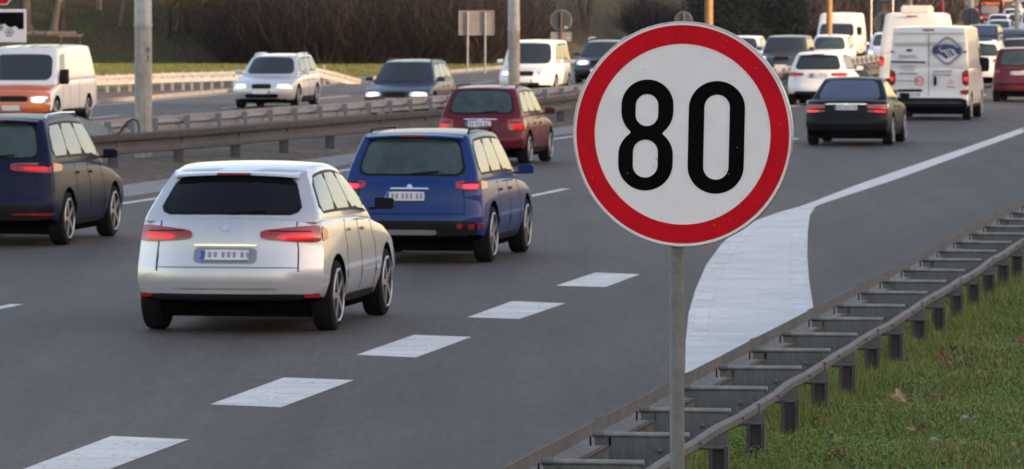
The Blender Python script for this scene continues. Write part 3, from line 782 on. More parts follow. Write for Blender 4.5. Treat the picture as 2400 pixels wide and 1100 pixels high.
shape_mesh('triangle_border', [snp([(-47, 3), (-41, 11.5), (-34, 12), (17, 11.5), (28, -2), (4, -68), (0, -71), (-4, -68)])], M['white_retro'], root, Matrix.Translation((0, 0, zt)) @ XZ(.014), .002)
b = MB(); b.tube([(0, .05, -.3), (0, .05, zt + 1.6)], .03, 12); b.build('post', M['rail_light'], root, smooth=True)
# billboard back at the upper right
Y = 300; s = F / Y; x0, x1 = (2032 - 1200) / s, (2112 - 1200) / s; zb = 3.4 - 82 / s
root = empty('billboard', ((x0 + x1) / 2, Y, 0)); tag(root, 'brown billboard back with dark uprights and diagonal struts at the upper right', 'billboard')
wd = x1 - x0
b = MB(); b.box((0, .12, zb + 1.75), (wd, .06, 3.5)); b.build('panel', M['bark_pale'], root)
for dx, ww in ((-wd / 2 + .08, .14), (-.32, .28), (wd / 2 - .1, .26)):
    b = MB(); b.box((dx, 0, 2.2), (ww, .16, 4.6)); b.build('upright', M['back_grey'], root, bevel=.01)
b = MB()
for zz in (.45, 1.05, 2.2): b.box((0, -.02, zb + zz), (wd, .06, .05))
b.tube([(-.2, -.05, zb + 1.8), (wd / 2 - .1, -.05, zb + .3)], .025, 6)
b.build('strut', M['back_grey'], root)
# thin poles in front of the billboard, red post
def thin_pole(px, Y, wpx, mat, label, h=6., base=0.):
    X = (px - 1200) / F * Y; b = MB(); b.tube([(0, 0, -.1), (0, 0, h)], [wpx / F * Y / 2, wpx / F * Y / 2.4], 12)
    o = b.build('pole', M[mat], None, smooth=True, loc=(X, Y, base)); tag(o, label, 'pole'); return o
thin_pole(2041.5, 262, 3.2, 'alu', 'thin sunlit steel pole left in front of the billboard')
thin_pole(2092, 270, 3.2, 'alu', 'thin sunlit steel pole right in front of the billboard')
thin_pole(2370, 900, 2.5, 'alu', 'far thin pale pole in front of the lawn beside the bus', 9)
M['red_paint'] = pbr('red_paint', (.32, .015, .03), .45, 0, .1)
thin_pole(2207, 380, 10, 'red_paint', 'thick dark red post right of the roof box', 9)

# ------------------------------------------------------------------ vehicles
def paint(name, col, metal=.0, rough=.36, coat=.8):
    dark = max(col) < .2
    return pbr(name, col, rough, metal, .04, 3, coat=coat * (.45 if dark else 1), spec=.12 if dark else .5)
PAINT = dict(silver=paint('silver_paint', (.50, .51, .54), .45, .32), white=paint('white_paint', (.70, .70, .71)), blue=paint('blue_paint', (.005, .030, .150), .0),
    navy=paint('navy_paint', (.004, .007, .032), .0, .35, .2), maroon=paint('maroon_paint', (.11, .006, .014), .0), dkmaroon=paint('wine_paint', (.12, .014, .026), .0),
    black=paint('black_paint', (.005, .006, .011), .0, .35, .15), dgrey=paint('dark_grey_paint', (.05, .055, .07), .3), orange=paint('orange_paint', (.62, .13, .03)),
    slate=paint('slate_paint', (.035, .045, .075), .3), busred=paint('bus_red_paint', (.38, .03, .05)), cream=paint('warm_white_paint', (.72, .70, .66)),
    lsilver=paint('pale_silver_paint', (.56, .57, .60), .4))
def ss(t): t = max(0, min(1, t)); return t * t * (3 - 2 * t)
def vehicle(name, label, cat, ref, oncoming, sp, pt, group=None, turn=0.):
    """ref: ground point under the middle of the end that faces the camera"""
    L, W, H = sp['L'], sp['W'], sp['H']; belt = sp.get('belt', .98)
    ctr = Vector((ref[0], ref[1], 0)) + DV * (L / 2)
    root = empty(name, ctr[:]); root.rotation_euler = (0, 0, (math.pi - TH if oncoming else -TH) + rad(turn))
    tag(root, label, cat, group)
    zb = sp.get('zb', .24)
    tr, tz = zip(*sp['top'])                                   # top of the lower body along r
    prof_side_z = (zb, zb + .12, .50, .78, belt, 9); prof_side_w = (.91, .965, 1.0, .99, .945, .945)
    if sp.get('boxy'): prof_side_w = (.94, .985, 1.0, 1.0, .985, .985)
    rz_, ry_ = zip(*sp['rear']); fz_, fy_ = zip(*sp['front'])
    cr, cf = sp.get('cr', .13), sp.get('cf', .28)
    def lower(p, q, r):
        P = 2 * p - 1
        zt = float(np.interp(r, tr, tz)) - .022 * P * P
        zbo = zb + .10 * (1 - ss(r / .12)) + .05 * ss((r - .9) / .1)
        z = zbo + (zt - zbo) * q
        yr = -L / 2 + float(np.interp(z, rz_, ry_)) + cr * abs(P) ** 3
        yf = L / 2 - float(np.interp(z, fz_, fy_)) - cf * abs(P) ** 2.6
        y = yr + (yf - yr) * r
        hw = W / 2 * float(np.interp(z, prof_side_z, prof_side_w)) * (1 - sp.get('taper', .05) * abs(2 * r - 1) ** 5)
        return Vector((P * hw, y, z))
    gy = sp['gh']; Wb = sp.get('gwb', .90) * W / 2; Wr = sp.get('gwr', .70) * W / 2; cg = sp.get('cg', .10)
    def green(p, q, r):
        P = 2 * p - 1
        yr = -L / 2 + gy[0] + (gy[1] - gy[0]) * (q ** 1.15) + cg * abs(P) ** 2.4
        yf = -L / 2 + gy[3] + (gy[2] - gy[3]) * (q ** .92) - cg * 1.6 * abs(P) ** 2.4
        y = yr + (yf - yr) * r
        zt = H - sp.get('arch', .05) * abs(2 * r - .9) ** 2.2 - .028 * P * P
        b0 = float(np.interp((y + L / 2) / L, tr, tz)) - .05
        z = b0 + (zt - b0) * q
        return Vector((P * (Wb + (Wr - Wb) * q ** 1.25), y, z))
    def lat(fn, P, Q, R):
        idx = {}; vs = []; fs = []
        def g(i, j, k):
            if (i, j, k) not in idx: idx[(i, j, k)] = len(vs); vs.append(fn(P[i], Q[j], R[k]))
            return idx[(i, j, k)]
        nP, nQ, nR = len(P) - 1, len(Q) - 1, len(R) - 1
        for i in range(nP):
            for j in range(nQ):
                fs.append((g(i, j, 0), g(i + 1, j, 0), g(i + 1, j + 1, 0), g(i, j + 1, 0))); fs.append((g(i, j, nR), g(i, j + 1, nR), g(i + 1, j + 1, nR), g(i + 1, j, nR)))
            for k in range(nR):
                fs.append((g(i, 0, k), g(i, 0, k + 1), g(i + 1, 0, k + 1), g(i + 1, 0, k))); fs.append((g(i, nQ, k), g(i + 1, nQ, k), g(i + 1, nQ, k + 1), g(i, nQ, k + 1)))
        for j in range(nQ):
            for k in range(nR):
                fs.append((g(0, j, k), g(0, j + 1, k), g(0, j + 1, k + 1), g(0, j, k + 1))); fs.append((g(nP, j, k), g(nP, j, k + 1), g(nP, j + 1, k + 1), g(nP, j + 1, k)))
        return vs, fs
    def shell(fn, P, Q, R, bev, cut=None):
        vs, fs = lat(fn, P, Q, R); me = bpy.data.meshes.new('shell'); me.from_pydata([v[:] for v in vs], [], fs)
        bm = bmesh.new(); bm.from_mesh(me); bmesh.ops.recalc_face_normals(bm, faces=bm.faces)
        es = [e for e in bm.edges if e.calc_face_angle(0) > rad(50)]
        bmesh.ops.bevel(bm, geom=es, offset=bev, segments=3, affect='EDGES', clamp_overlap=True, profile=.5)
        bm.to_mesh(me); bm.free()
        o = bpy.data.objects.new('shell', me); COL.objects.link(o)
        me.materials.append(pt); me.materials.append(M['under'])
        if cut is not None:
            md = o.modifiers.new('b', 'BOOLEAN'); md.operation = 'DIFFERENCE'; md.solver = 'EXACT'; md.object = cut
            dg = bpy.context.evaluated_depsgraph_get(); dg.update()
            me2 = bpy.data.meshes.new_from_object(o.evaluated_get(dg)); bpy.data.objects.remove(o); return me2
        bpy.data.objects.remove(o); return me
    wr = sp.get('wr', .33); wf, wb_ = sp['wheels']           # wheel y from rear end
    ypos = [-L / 2 + wf, -L / 2 + wb_]; wx = W / 2 - .125
    cb = MB()
    for y in ypos:
        for sgx in (-1, 1): cb.tube([(sgx * (W / 2 - .30), y, wr + .01), (sgx * (W / 2 + .2), y, wr + .01)], wr + .055, 28)
    co = cb.build('cutter', M['under'])
    far_ = ref[1] > 260
    nr = 16 if far_ else 36
    zl = [0, .12, .25, .4, .55, .7, .85, 1]
    me1 = shell(lower, list(np.linspace(0, 1, 13)), zl, list(np.linspace(0, 1, nr + 1)), .035, None if far_ else co)
    bpy.data.objects.remove(co)
    me2 = shell(green, list(np.linspace(0, 1, 11)), [0, .2, .4, .6, .8, .93, 1], list(np.linspace(0, 1, 13)), .045)
    bm = bmesh.new(); bm.from_mesh(me1); bm.from_mesh(me2)
    for f in bm.faces:
        c = f.calc_center_median()
        if f.normal.z < -.6 and c.z < .5: f.material_index = 1
        elif f.material_index > 1: f.material_index = 1
    me = bpy.data.meshes.new('body'); bm.to_mesh(me); bm.free(); me.materials.append(pt); me.materials.append(M['under'])
    me.polygons.foreach_set('use_smooth', [True] * len(me.polygons)); me.set_sharp_from_angle(angle=rad(35))
    body = bpy.data.objects.new('body', me); COL.objects.link(body); body.parent = root
    # ---- surface patches
    def pnt(fn, face, u, v):
        if face == 'rear': return fn(u, v, 0.)
        if face == 'front': return fn(u, v, 1.)
        if face == 'left': return fn(0., v, u)
        if face == 'right': return fn(1., v, u)
        return fn(u, 1., v)
    OUT = dict(rear=Vector((0, -1, 0)), front=Vector((0, 1, 0)), left=Vector((-1, 0, 0)), right=Vector((1, 0, 0)), top=Vector((0, 0, 1)))
    def patch(mb, fn, face, u0, u1, v0, v1, off=.008, nu=8, nv=5, rnd=.35, mi=0, skew=0., wedge=None):
        g = []
        for j in range(nv + 1):
            row = []
            for i in range(nu + 1):
                u = u0 + (u1 - u0) * i / nu; v = v0 + (v1 - v0) * j / nv + skew * (i / nu - .5)
                if wedge: tt = (1 - i / nu) if wedge[1] else i / nu; v = (v - (v0 + v1) * .5) * (1 - wedge[0] * tt ** 1.5) + (v0 + v1) * .5
                if rnd and i in (0, nu) and j in (0, nv):
                    u += (u1 - u0) / nu * rnd * (1 if i == 0 else -1); v += (v1 - v0) / nv * rnd * (1 if j == 0 else -1)
                e = .004; P0 = pnt(fn, face, u, v); a = pnt(fn, face, u + e, v) - pnt(fn, face, u - e, v); c = pnt(fn, face, u, min(1, v + e)) - pnt(fn, face, u, v - e)
                nn = a.cross(c); nn = nn.normalized() if nn.length > 1e-9 else OUT[face]
                if nn.dot(OUT[face]) < 0: nn = -nn
                row.append((P0 + nn * off, P0 - nn * .012))
            g.append(row)
        vs = [x[0] for r in g for x in r] + [x[1] for r in g for x in r]; N = (nu + 1) * (nv + 1); k = lambda i, j: j * (nu + 1) + i
        fs = [(k(i, j), k(i + 1, j), k(i + 1, j + 1), k(i, j + 1)) for i in range(nu) for j in range(nv)]
        fs += [tuple(x + N for x in f)[::-1] for f in fs]
        rim = [k(i, 0) for i in range(nu + 1)] + [k(nu, j) for j in range(1, nv + 1)] + [k(i, nv) for i in range(nu - 1, -1, -1)] + [k(0, j) for j in range(nv - 1, 0, -1)]
        for a_, b_ in zip(rim, rim[1:] + rim[:1]): fs.append((a_, b_, b_ + N, a_ + N))
        mb.add(vs, fs, mi)
    def q_at(z, r=0.):
        zt = float(np.interp(r, tr, tz)); zbo = zb + .10 * (1 - ss(r / .12)) + .05 * ss((r - .9) / .1); return (z - zbo) / (zt - zbo)
    def part(nm, mat, calls, parent=body, lab=None):
        mb = MB()
        for c in calls: patch(mb, *c[0], **(c[1] if len(c) > 1 else {}))
        o = mb.build(nm, mat, root if parent is body else parent, smooth=True)
        return o
    gl = M[sp.get('glass', 'glass')]; glr = M[sp.get('rear_glass', sp.get('glass', 'glass'))]
    # glazing
    if sp.get('rear_win', True):
        v0, v1 = sp.get('rw', (.20, .90)); h = sp.get('rwh', .40)
        part('rear_window', glr, [((green, 'rear', .5 - h, .5 + h, v0, v1), dict(nu=12, off=.006))])
        if not far_: part('rear_window_seal', M['black'], [((green, 'rear', .5 - h - .02, .5 + h + .02, v0 - .04, v1 + .03), dict(nu=12, off=.003))])
    part('windscreen', M[sp.get('wind_glass', sp.get('glass', 'glass'))], [((green, 'front', .07, .93, *sp.get('ws', (.14, .94))), dict(nu=12, off=.006))])
    v0, v1 = sp.get('sw', (.22, .84))
    for side in ('left', 'right'):
        fr = part('window_frame', M['black'], [((green, side, sp.get('s0', .04), .97, v0 - .05, v1 + .05), dict(nu=14, off=.003, rnd=.6))]) if sp.get('side_win', True) or sp.get('cab') else None
        for (a0, a1) in sp.get('panes', [(.065, .335), (.35, .635), (.65, .945)]):
            part('side_window', M[sp.get('side_glass', sp.get('glass', 'glass'))], [((green, side, a0, a1, v0, v1), dict(nu=10, off=.007, rnd=.6))])
    # doors: seams and handles
    if not far_:
        for side in ('left', 'right'):
            for r in sp.get('seams', (.28, .48, .68)):
                mbs = MB(); patch(mbs, lower, side, r, r + .0025, q_at(.36, .5), .985, off=.002, nu=1, nv=8, rnd=0)
                mbs.build('door_seam', M['black'], root)
        for side in ('left', 'right'):
            for r in sp.get('handles', (.31, .50)):
                part('door_handle', pt, [((lower, side, r, r + .035, q_at(belt - .16, .5), q_at(belt - .13, .5)), dict(nu=4, nv=2, off=.03, rnd=.4))])
        r0 = (wf + wr + .10) / L; r1 = (wb_ - wr - .10) / L
        for side in ('left', 'right'):
            mbs = MB(); patch(mbs, lower, side, r0, r1, .01, q_at(sp.get('sill', .34), .5), off=.012, nu=12, nv=2, rnd=.2)
            mbs.build('sill', M['black'], root, smooth=True)
    # rear
    if not far_ and not oncoming and not sp.get('boxy'):
        for p_ in (.115, .88):
            mb = MB(); patch(mb, lower, 'rear', p_, p_ + .005, q_at(.62), .97, off=.002, nu=1, nv=8, rnd=0); mb.build('tailgate_seam', M['black'], root)
        mb = MB(); patch(mb, lower, 'rear', .48, .52, q_at(belt - .12), q_at(belt - .06), off=.012, nu=6, nv=4, rnd=.9); mb.build('badge', M['chrome'], root, smooth=True)
    for nm, mat, p0, p1, z0, z1, off in sp.get('rear_parts', []):
        part(nm, mat if not isinstance(mat, str) else M[mat], [((lower, 'rear', p0, p1, q_at(z0), q_at(z1)), dict(off=off, nu=12))])
    for nm, mat, p0, z0, z1, sidelen, skew in sp.get('rear_lamps', []):
        for s in (0, 1):
            mb = MB(); a, b_ = (p0, .995) if s else (.005, 1 - p0)
            patch(mb, lower, 'rear', a, b_, q_at(z0), q_at(z1), off=.012, nu=10, nv=4, rnd=.2, skew=skew if s else -skew, wedge=(sp.get('wedge', .35), s))
            if sidelen: patch(mb, lower, 'right' if s else 'left', .0, sidelen, q_at(z0 + .02, .0), q_at(z1, .0), off=.010, nu=5, nv=3, rnd=0, wedge=(.5, 0))
            hs = mb.build(nm, M['tail_off'], root, smooth=True)
            if mat != 'tail_off':
                mb = MB(); e = (b_ - a); ia, ib = (a + e * .30, b_ - e * .10) if s else (a + e * .10, b_ - e * .30); zz = (z1 - z0)
                patch(mb, lower, 'rear', ia, ib, q_at(z0 + zz * .18), q_at(z1 - zz * .42), off=.018, nu=8, nv=3, rnd=.5, skew=skew if s else -skew, wedge=(.3, s))
                mb.build('lamp_core', M[mat], hs, smooth=True)
                mb = MB(); patch(mb, lower, 'rear', a + e * .15, b_ - e * .15, q_at(z0 + zz * .64), q_at(z0 + zz * .70), off=.017, nu=8, nv=1, rnd=0)
                mb.build('lamp_divider', M['black'], hs)
    for nm, mat, p0, p1, z0, z1, off in sp.get('front_parts', []):
        part(nm, mat if not isinstance(mat, str) else M[mat], [((lower, 'front', p0, p1, q_at(z0, 1), q_at(z1, 1)), dict(off=off, nu=12))])
    for nm, mat, p0, p1, z0, z1 in sp.get('head_lamps', []):
        for s in (0, 1):
            a, b_ = (p0, p1) if s else (1 - p1, 1 - p0)
            h = part(nm, M['chrome'], [((lower, 'front', a, b_, q_at(z0, 1), q_at(z1, 1)), dict(off=.012, nu=6, rnd=.4))])
            m_ = (a + b_) / 2; e = (b_ - a) * .32; zc_ = (z0 + z1) / 2; ez = (z1 - z0) * .36
            part('lamp_lens', M[mat], [((lower, 'front', m_ - e, m_ + e, q_at(zc_ - ez, 1), q_at(zc_ + ez, 1)), dict(off=.02, nu=6, rnd=.7))], parent=h)
    if sp.get('plate'):
        pz, pp = sp['plate']; fc = sp.get('plate_face', 'rear'); hw_ = .26 / W; rr = 0 if fc == 'rear' else 1
        pl = part('number_plate', M['plate'], [((lower, fc, pp - hw_, pp + hw_, q_at(pz - .055, rr), q_at(pz + .055, rr)), dict(off=.03, nu=3, nv=2, rnd=.05))])
        part('plate_band', M['plate_blue'], [((lower, fc, pp - hw_ + .004, pp - hw_ + .026, q_at(pz - .05, rr), q_at(pz + .05, rr)), dict(off=.033, nu=1, nv=1, rnd=0))], parent=pl)
        if not far_ and fc == 'rear':     # illegible character strokes
            for k in range(7):
                mb = MB()
                u = pp - hw_ + .045 + k * .030 + (k > 1) * .012 + (k > 4) * .012
                patch(mb, lower, fc, u, u + .016, q_at(pz - .032), q_at(pz + .032), off=.0325, nu=1, nv=1, rnd=0); mb.build('character', M['grey_ink'], pl)
    # wheels
    for y in ypos:
        for sx_ in (-1, 1):
            mb = MB(); w_ = .105; rr = [(wr - .10, w_), (wr - .03, w_), (wr - .008, w_ * .86), (wr, w_ * .6), (wr, -w_ * .6), (wr - .008, -w_ * .86), (wr - .03, -w_), (wr - .10, -w_)]
            n = 32; vs = [(x_, math.cos(2 * math.pi * i / n) * r_, math.sin(2 * math.pi * i / n) * r_) for r_, x_ in rr for i in range(n)]
            mb.add(vs, [(j * n + i, j * n + (i + 1) % n, (j + 1) * n + (i + 1) % n, (j + 1) * n + i) for j in range(7) for i in range(n)] + [tuple(range(n)), tuple(7 * n + i for i in range(n))])
            wo = mb.build('wheel', M['tyre'], root, smooth=True, loc=(sx_ * wx, y, wr))
            if far_: continue
            mb = MB(); xo = sx_ * w_; mb.tube([(xo - sx_ * .02, 0, 0), (xo + sx_ * .002, 0, 0)], [.07, .05], 12)
            for k in range(5):
                a = k * 2 * math.pi / 5 + .3; mb.box((xo - sx_ * .006, 0, (wr - .09) / 2 + .02), (.02, .055, wr - .10), 0, Matrix.Rotation(a, 4, 'X'))
            ring = [(xo + sx_ * .003, math.cos(2 * math.pi * i / 28) * (wr - .095), math.sin(2 * math.pi * i / 28) * (wr - .095)) for i in range(29)]
            mb.tube(ring, .014, 6, cap=False); mb.build('rim', M['rim'], wo, smooth=True)
    mb = MB(); mb.box((0, 0, .23 if wr < .4 else .5), (W * .78, L * .74, .17)); mb.build('underbody_shade', M['under'], root, bevel=.03)  # low black box, added to darken the shade beneath the body
    # mirrors
    my = -L / 2 + sp['gh'][3] - .42
    for sx_ in (-1, 1):
        mb = MB(); mh = sp.get('mir', (.10, .062)); c0 = Vector((sx_ * (W / 2 * .95 + mh[0]), my, sp.get('mz', belt + .05)))
        yb_ = [(-.045, 1.0), (.0, .98), (.06, .62)]; vs = []
        for dy, kk in yb_:
            for ax_, az_ in ((-1, -.75), (-.75, -1), (.75, -1), (1, -.6), (1, .6), (.75, .9), (-.75, 1), (-1, .8)): vs.append((c0.x + ax_ * mh[0] * kk, my + dy, c0.z + az_ * mh[1] * kk))
        mb.add(vs, [(j * 8 + i, j * 8 + (i + 1) % 8, (j + 1) * 8 + (i + 1) % 8, (j + 1) * 8 + i) for j in range(2) for i in range(8)] + [tuple(range(8)), tuple(16 + i for i in range(8))])
        mb.box((sx_ * (W / 2 * .93), my, c0.z - .05), (.10, .04, .03)); mb.build('mirror', pt if sp.get('mir_paint', True) else M['black'], root, smooth=True)
    # roof extras
    if sp.get('rails'):
        for sx_ in (-1, 1):
            mb = MB(); x_ = sx_ * Wr * .94; ya, yb = -L / 2 + gy[1] + .30, -L / 2 + gy[2] - .25; zr = H + sp.get('rail_h', -.005)
            mb.tube([(x_, ya, zr - .08), (x_, ya + .12, zr), (x_, (ya + yb) / 2, zr + .01), (x_, yb - .12, zr), (x_, yb, zr - .08)], .017, 8); mb.build('roof_rail', M['chrome'] if sp['rails'] == 1 else M['black'], root, smooth=True)
    if sp.get('spoiler'):
        mb = MB(); x_ = Wr * .93; y0 = -L / 2 + gy[1]; z0 = H - sp.get('arch', .05) * .9 ** 2.2
        vs = []
        for t in np.linspace(-1, 1, 9):
            d = .10 * abs(t) ** 2.4
            for dy, dz in ((.10, .012), (-.11, -.018), (-.12, -.04), (.10, -.05)): vs.append((t * x_, y0 + dy + d, z0 + dz - .028 * t * t))
        mb.add(vs, [(i * 4 + k, i * 4 + (k + 1) % 4, i * 4 + 4 + (k + 1) % 4, i * 4 + 4 + k) for i in range(8) for k in range(4)] + [(0, 1, 2, 3), (32, 33, 34, 35)])
        spo = mb.build('spoiler', pt, root, smooth=True)
        mb = MB(); mb.box((0, y0 - .118, z0 - .03), (.34, .012, .02)); mb.build('brake_lamp', M['tail_off'], spo)
    if sp.get('wiper'):
        mb = MB(); a = green(.5, .2, 0.); c = green(.72, .26, 0.); o_ = Vector((0, -.03, 0)); mb.tube([a + o_, c + o_], .009, 6); mb.build('wiper', M['black'], root)
    if sp.get('antenna'):
        mb = MB(); mb.tube([(0, -L / 2 + gy[1] + .25, H - .02), (0, -L / 2 + gy[1] + .05, H + .14)], .008, 6); mb.build('antenna', M['black'], root)
    return root, lower, green, q_at, part, patch

def spec(kind, **k):
    if kind == 'suv':
        d = dict(L=4.45, W=1.84, H=1.62, belt=1.04, zb=.25, wr=.35, top=[(0, 1.04), (.5, 1.02), (.70, .99), (.86, .93), (.97, .82), (1, .76)],
            rear=[(.2, .16), (.36, .02), (.50, 0), (.62, .02), (.70, .06), (.90, .07), (1.08, .13)], front=[(.2, .12), (.40, 0), (.6, .01), (.8, .10), (1, .30)],
            gh=(.12, .42, 2.75, 3.42), wheels=(.88, 3.52), cr=.16, rails=1, spoiler=1, wiper=1)
    elif kind == 'hatch':
        d = dict(L=4.15, W=1.75, H=1.50, belt=.95, zb=.23, wr=.315, top=[(0, .95), (.5, .94), (.70, .92), (.88, .84), (.97, .74), (1, .68)],
            rear=[(.2, .12), (.34, .02), (.48, 0), (.58, .02), (.64, .06), (.82, .07), (1, .12)], front=[(.2, .12), (.36, 0), (.55, .01), (.72, .10), (1, .30)],
            gh=(.11, .42, 2.55, 3.20), wheels=(.72, 3.28), cr=.16, rails=0, wiper=1)
    elif kind == 'sedan':
        d = dict(L=4.85, W=1.86, H=1.46, belt=.98, zb=.21, wr=.335, top=[(0, .96), (.04, 1.0), (.2, .99), (.5, .95), (.68, .93), (.86, .86), (.97, .74), (1, .68)],
            rear=[(.2, .16), (.34, .02), (.48, 0), (.60, .02), (.70, .05), (.86, .06), (1, .07)], front=[(.2, .12), (.36, 0), (.55, .01), (.72, .10), (1, .30)],
            gh=(.62, 1.42, 2.75, 3.55), wheels=(1.08, 3.88), cr=.20, gwb=.88, gwr=.66, rw=(.10, .93), rwh=.42, arch=.04)
    elif kind == 'van':
        d = dict(L=5.4, W=2.05, H=2.42, belt=1.35, zb=.30, wr=.345, boxy=1, top=[(0, 1.35), (.62, 1.35), (.80, 1.22), (.93, 1.05), (1, .92)],
            rear=[(.2, .06), (.40, -.02), (.55, -.02), (.57, .03), (1.4, .035)], front=[(.2, .12), (.40, 0), (.7, .02), (1.0, .10), (1.3, .35)],
            gh=(.035, .09, 4.0, 4.75), wheels=(1.0, 4.3), cr=.035, cf=.22, cg=.03, gwb=.985, gwr=.90, side_win=False, cab=False, s0=.80, panes=[(.82, .95)], rear_win=False, sw=(.12, .52),
            seams=(.04, .42, .62, .78), handles=(.60, .64), mir=(.12, .19), mz=1.38, mir_paint=False, taper=.02, sill=.40)
    elif kind == 'mpv':
        d = dict(L=4.4, W=1.80, H=1.75, belt=1.02, zb=.24, wr=.32, top=[(0, 1.02), (.6, 1.00), (.76, .97), (.90, .88), (.98, .76), (1, .70)],
            rear=[(.2, .12), (.34, .0), (.50, 0), (.60, .02), (.66, .05), (1.1, .09)], front=[(.2, .12), (.36, 0), (.55, .01), (.75, .10), (1, .28)],
            gh=(.10, .26, 3.0, 3.75), wheels=(.80, 3.50), cr=.12, gwb=.93, gwr=.80, wiper=1)
    d.update(k); return d
FRONT = lambda lit='head_on', z=(.60, .74), p=(.74, .95), grille='black': dict(
    head_lamps=[('headlight', lit, p[0], p[1], z[0], z[1])],
    front_parts=[('grille', grille, .34, .66, z[0] - .02, z[1] - .01, .010), ('air_intake', 'black', .22, .78, .30, .42, .010)],
    plate=(.47, .5), plate_face='front')
def P(px, py): p = at(px, py); return (p.x, p.y)
def PY(px, Y): return ((px - 1200) / F * Y, Y)

# --- cars on our side of the road, seen from behind
vehicle('car', 'silver crossover nearest the camera, seen from behind, with dark rear window', 'car', PY(524, 55.6), False,
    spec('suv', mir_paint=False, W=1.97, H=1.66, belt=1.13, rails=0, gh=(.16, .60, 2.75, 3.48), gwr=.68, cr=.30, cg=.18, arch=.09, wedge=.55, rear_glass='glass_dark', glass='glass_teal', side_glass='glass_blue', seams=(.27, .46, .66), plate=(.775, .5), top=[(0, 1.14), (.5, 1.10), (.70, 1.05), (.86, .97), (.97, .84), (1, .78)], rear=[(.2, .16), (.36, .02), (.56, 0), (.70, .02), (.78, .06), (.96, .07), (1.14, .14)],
        rear_lamps=[('tail_lamp', 'tail', .69, .90, 1.07, .05, .03), ('reflector', 'tail_off', .80, .36, .40, 0, 0)],
        rear_parts=[('rear_bumper', PAINT['silver'], .02, .98, .38, .60, .012), ('bumper_valance', 'black', .08, .92, .345, .40, .018), ('bumper_insert', 'rim', .22, .78, .44, .46, .016), ('tailgate_seam', 'black', .12, .88, .655, .662, .004), ('plate_recess', 'grey_ink', .33, .67, .70, .85, .004), ('chrome_strip', 'chrome', .33, .67, .865, .885, .022)]), PAINT['silver'], turn=0)
vehicle('car', 'blue crossover seen from behind, between the silver crossover and the maroon hatchback', 'car', PY(957, 69.6), False,
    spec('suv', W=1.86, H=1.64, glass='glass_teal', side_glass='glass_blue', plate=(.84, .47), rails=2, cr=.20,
        rear_lamps=[('tail_lamp', 'tail_on', .83, .92, 1.05, .09, .02), ('reflector', 'tail_off', .80, .44, .52, .02, 0)],
        rear_parts=[('rear_bumper', 'black', .03, .97, .36, .54, .014), ('chrome_strip', 'chrome', .36, .64, .92, .94, .02), ('tailgate_seam', 'black', .12, .88, .62, .628, .004), ('skid_plate', 'rim', .3, .7, .37, .43, .02)]), PAINT['blue'])
vehicle('car', 'maroon hatchback seen from behind, ahead of the blue crossover', 'car', PY(1124, 108), False,
    spec('hatch', W=1.74, H=1.52, glass='glass_teal', side_glass='glass_teal', plate=(.80, .48), rails=2,
        rear_lamps=[('tail_lamp', 'tail', .82, .66, .93, .05, 0)],
        rear_parts=[('rear_bumper', PAINT['maroon'], .02, .98, .34, .54, .012), ('tailgate_strip', 'chrome', .30, .70, .88, .90, .012), ('bumper_valance', 'black', .10, .90, .335, .38, .02)]), PAINT['maroon'])
vehicle('car', 'dark navy estate car seen from behind, cut by the left edge', 'car', PY(-34, 74.3), False,
    spec('suv', W=1.84, H=1.72, belt=1.10, glass='glass_teal', side_glass='glass_blue', top=[(0, 1.10), (.5, 1.08), (.70, 1.02), (.86, .95), (.97, .84), (1, .78)], rear_lamps=[('tail_lamp', 'tail', .68, .98, 1.12, .10, 0), ('reflector', 'tail_off', .7, .42, .45, .02, 0)],
        rear_parts=[('rear_bumper', 'black', .02, .98, .36, .55, .012)]), PAINT['navy'])
vehicle('car', 'white hatchback seen from behind, just right of the 80 sign', 'car', PY(1915, 163), False,
    spec('hatch', W=1.80, H=1.54, belt=1.0, rear_glass='glass', side_glass='glass_teal', plate=(.86, .55), top=[(0, 1.0), (.5, .98), (.70, .95), (.88, .86), (.97, .76), (1, .70)],
        rear_lamps=[('tail_lamp', 'tail', .74, .85, .96, .06, .02)], rear_parts=[('plate_recess', 'grey_ink', .36, .68, .80, .94, .006), ('rear_bumper', PAINT['white'], .02, .98, .40, .60, .012), ('bumper_valance', 'black', .10, .90, .335, .42, .018)], spoiler=1), PAINT['white'])
vehicle('car', 'black saloon car with bluish rear window and lit tail lamps', 'car', PY(1982, 121.5), False,
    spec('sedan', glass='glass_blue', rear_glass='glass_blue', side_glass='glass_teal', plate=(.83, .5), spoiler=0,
        rear_lamps=[('tail_lamp', 'tail_on', .76, .735, .785, .02, 0), ('tail_lamp_housing', 'tail_off', .76, .80, .91, .05, 0)],
        rear_parts=[('chrome_strip', 'chrome', .24, .76, .895, .915, .018), ('rear_bumper', PAINT['black'], .02, .98, .36, .58, .012), ('tailgate_seam', 'black', .20, .80, .625, .632, .004)]), PAINT['black'])
vn, lo_, gr_, qa_, part_, patch_ = vehicle('van', 'white panel van with a blue handshake emblem in a diamond on its rear doors', 'van', PY(2176, 145), False,
    spec('van', plate=(.66, .25), rear_lamps=[('tail_lamp', 'tail_off', .925, .88, 1.32, .012, 0), ('tail_lamp_lit', 'tail_on', .935, 1.0, 1.22, .0, 0), ('reflector', 'tail_off', .90, .66, .80, .01, 0)],
        rear_parts=[('rear_bumper', 'black', .01, .99, .36, .56, .02), ('bumper_lip', 'post', .08, .92, .44, .47, .035), ('plate_recess', 'black', .10, .42, .73, .80, .006), ('door_seam', 'black', .497, .503, .58, 1.32, .004)]), PAINT['white'])
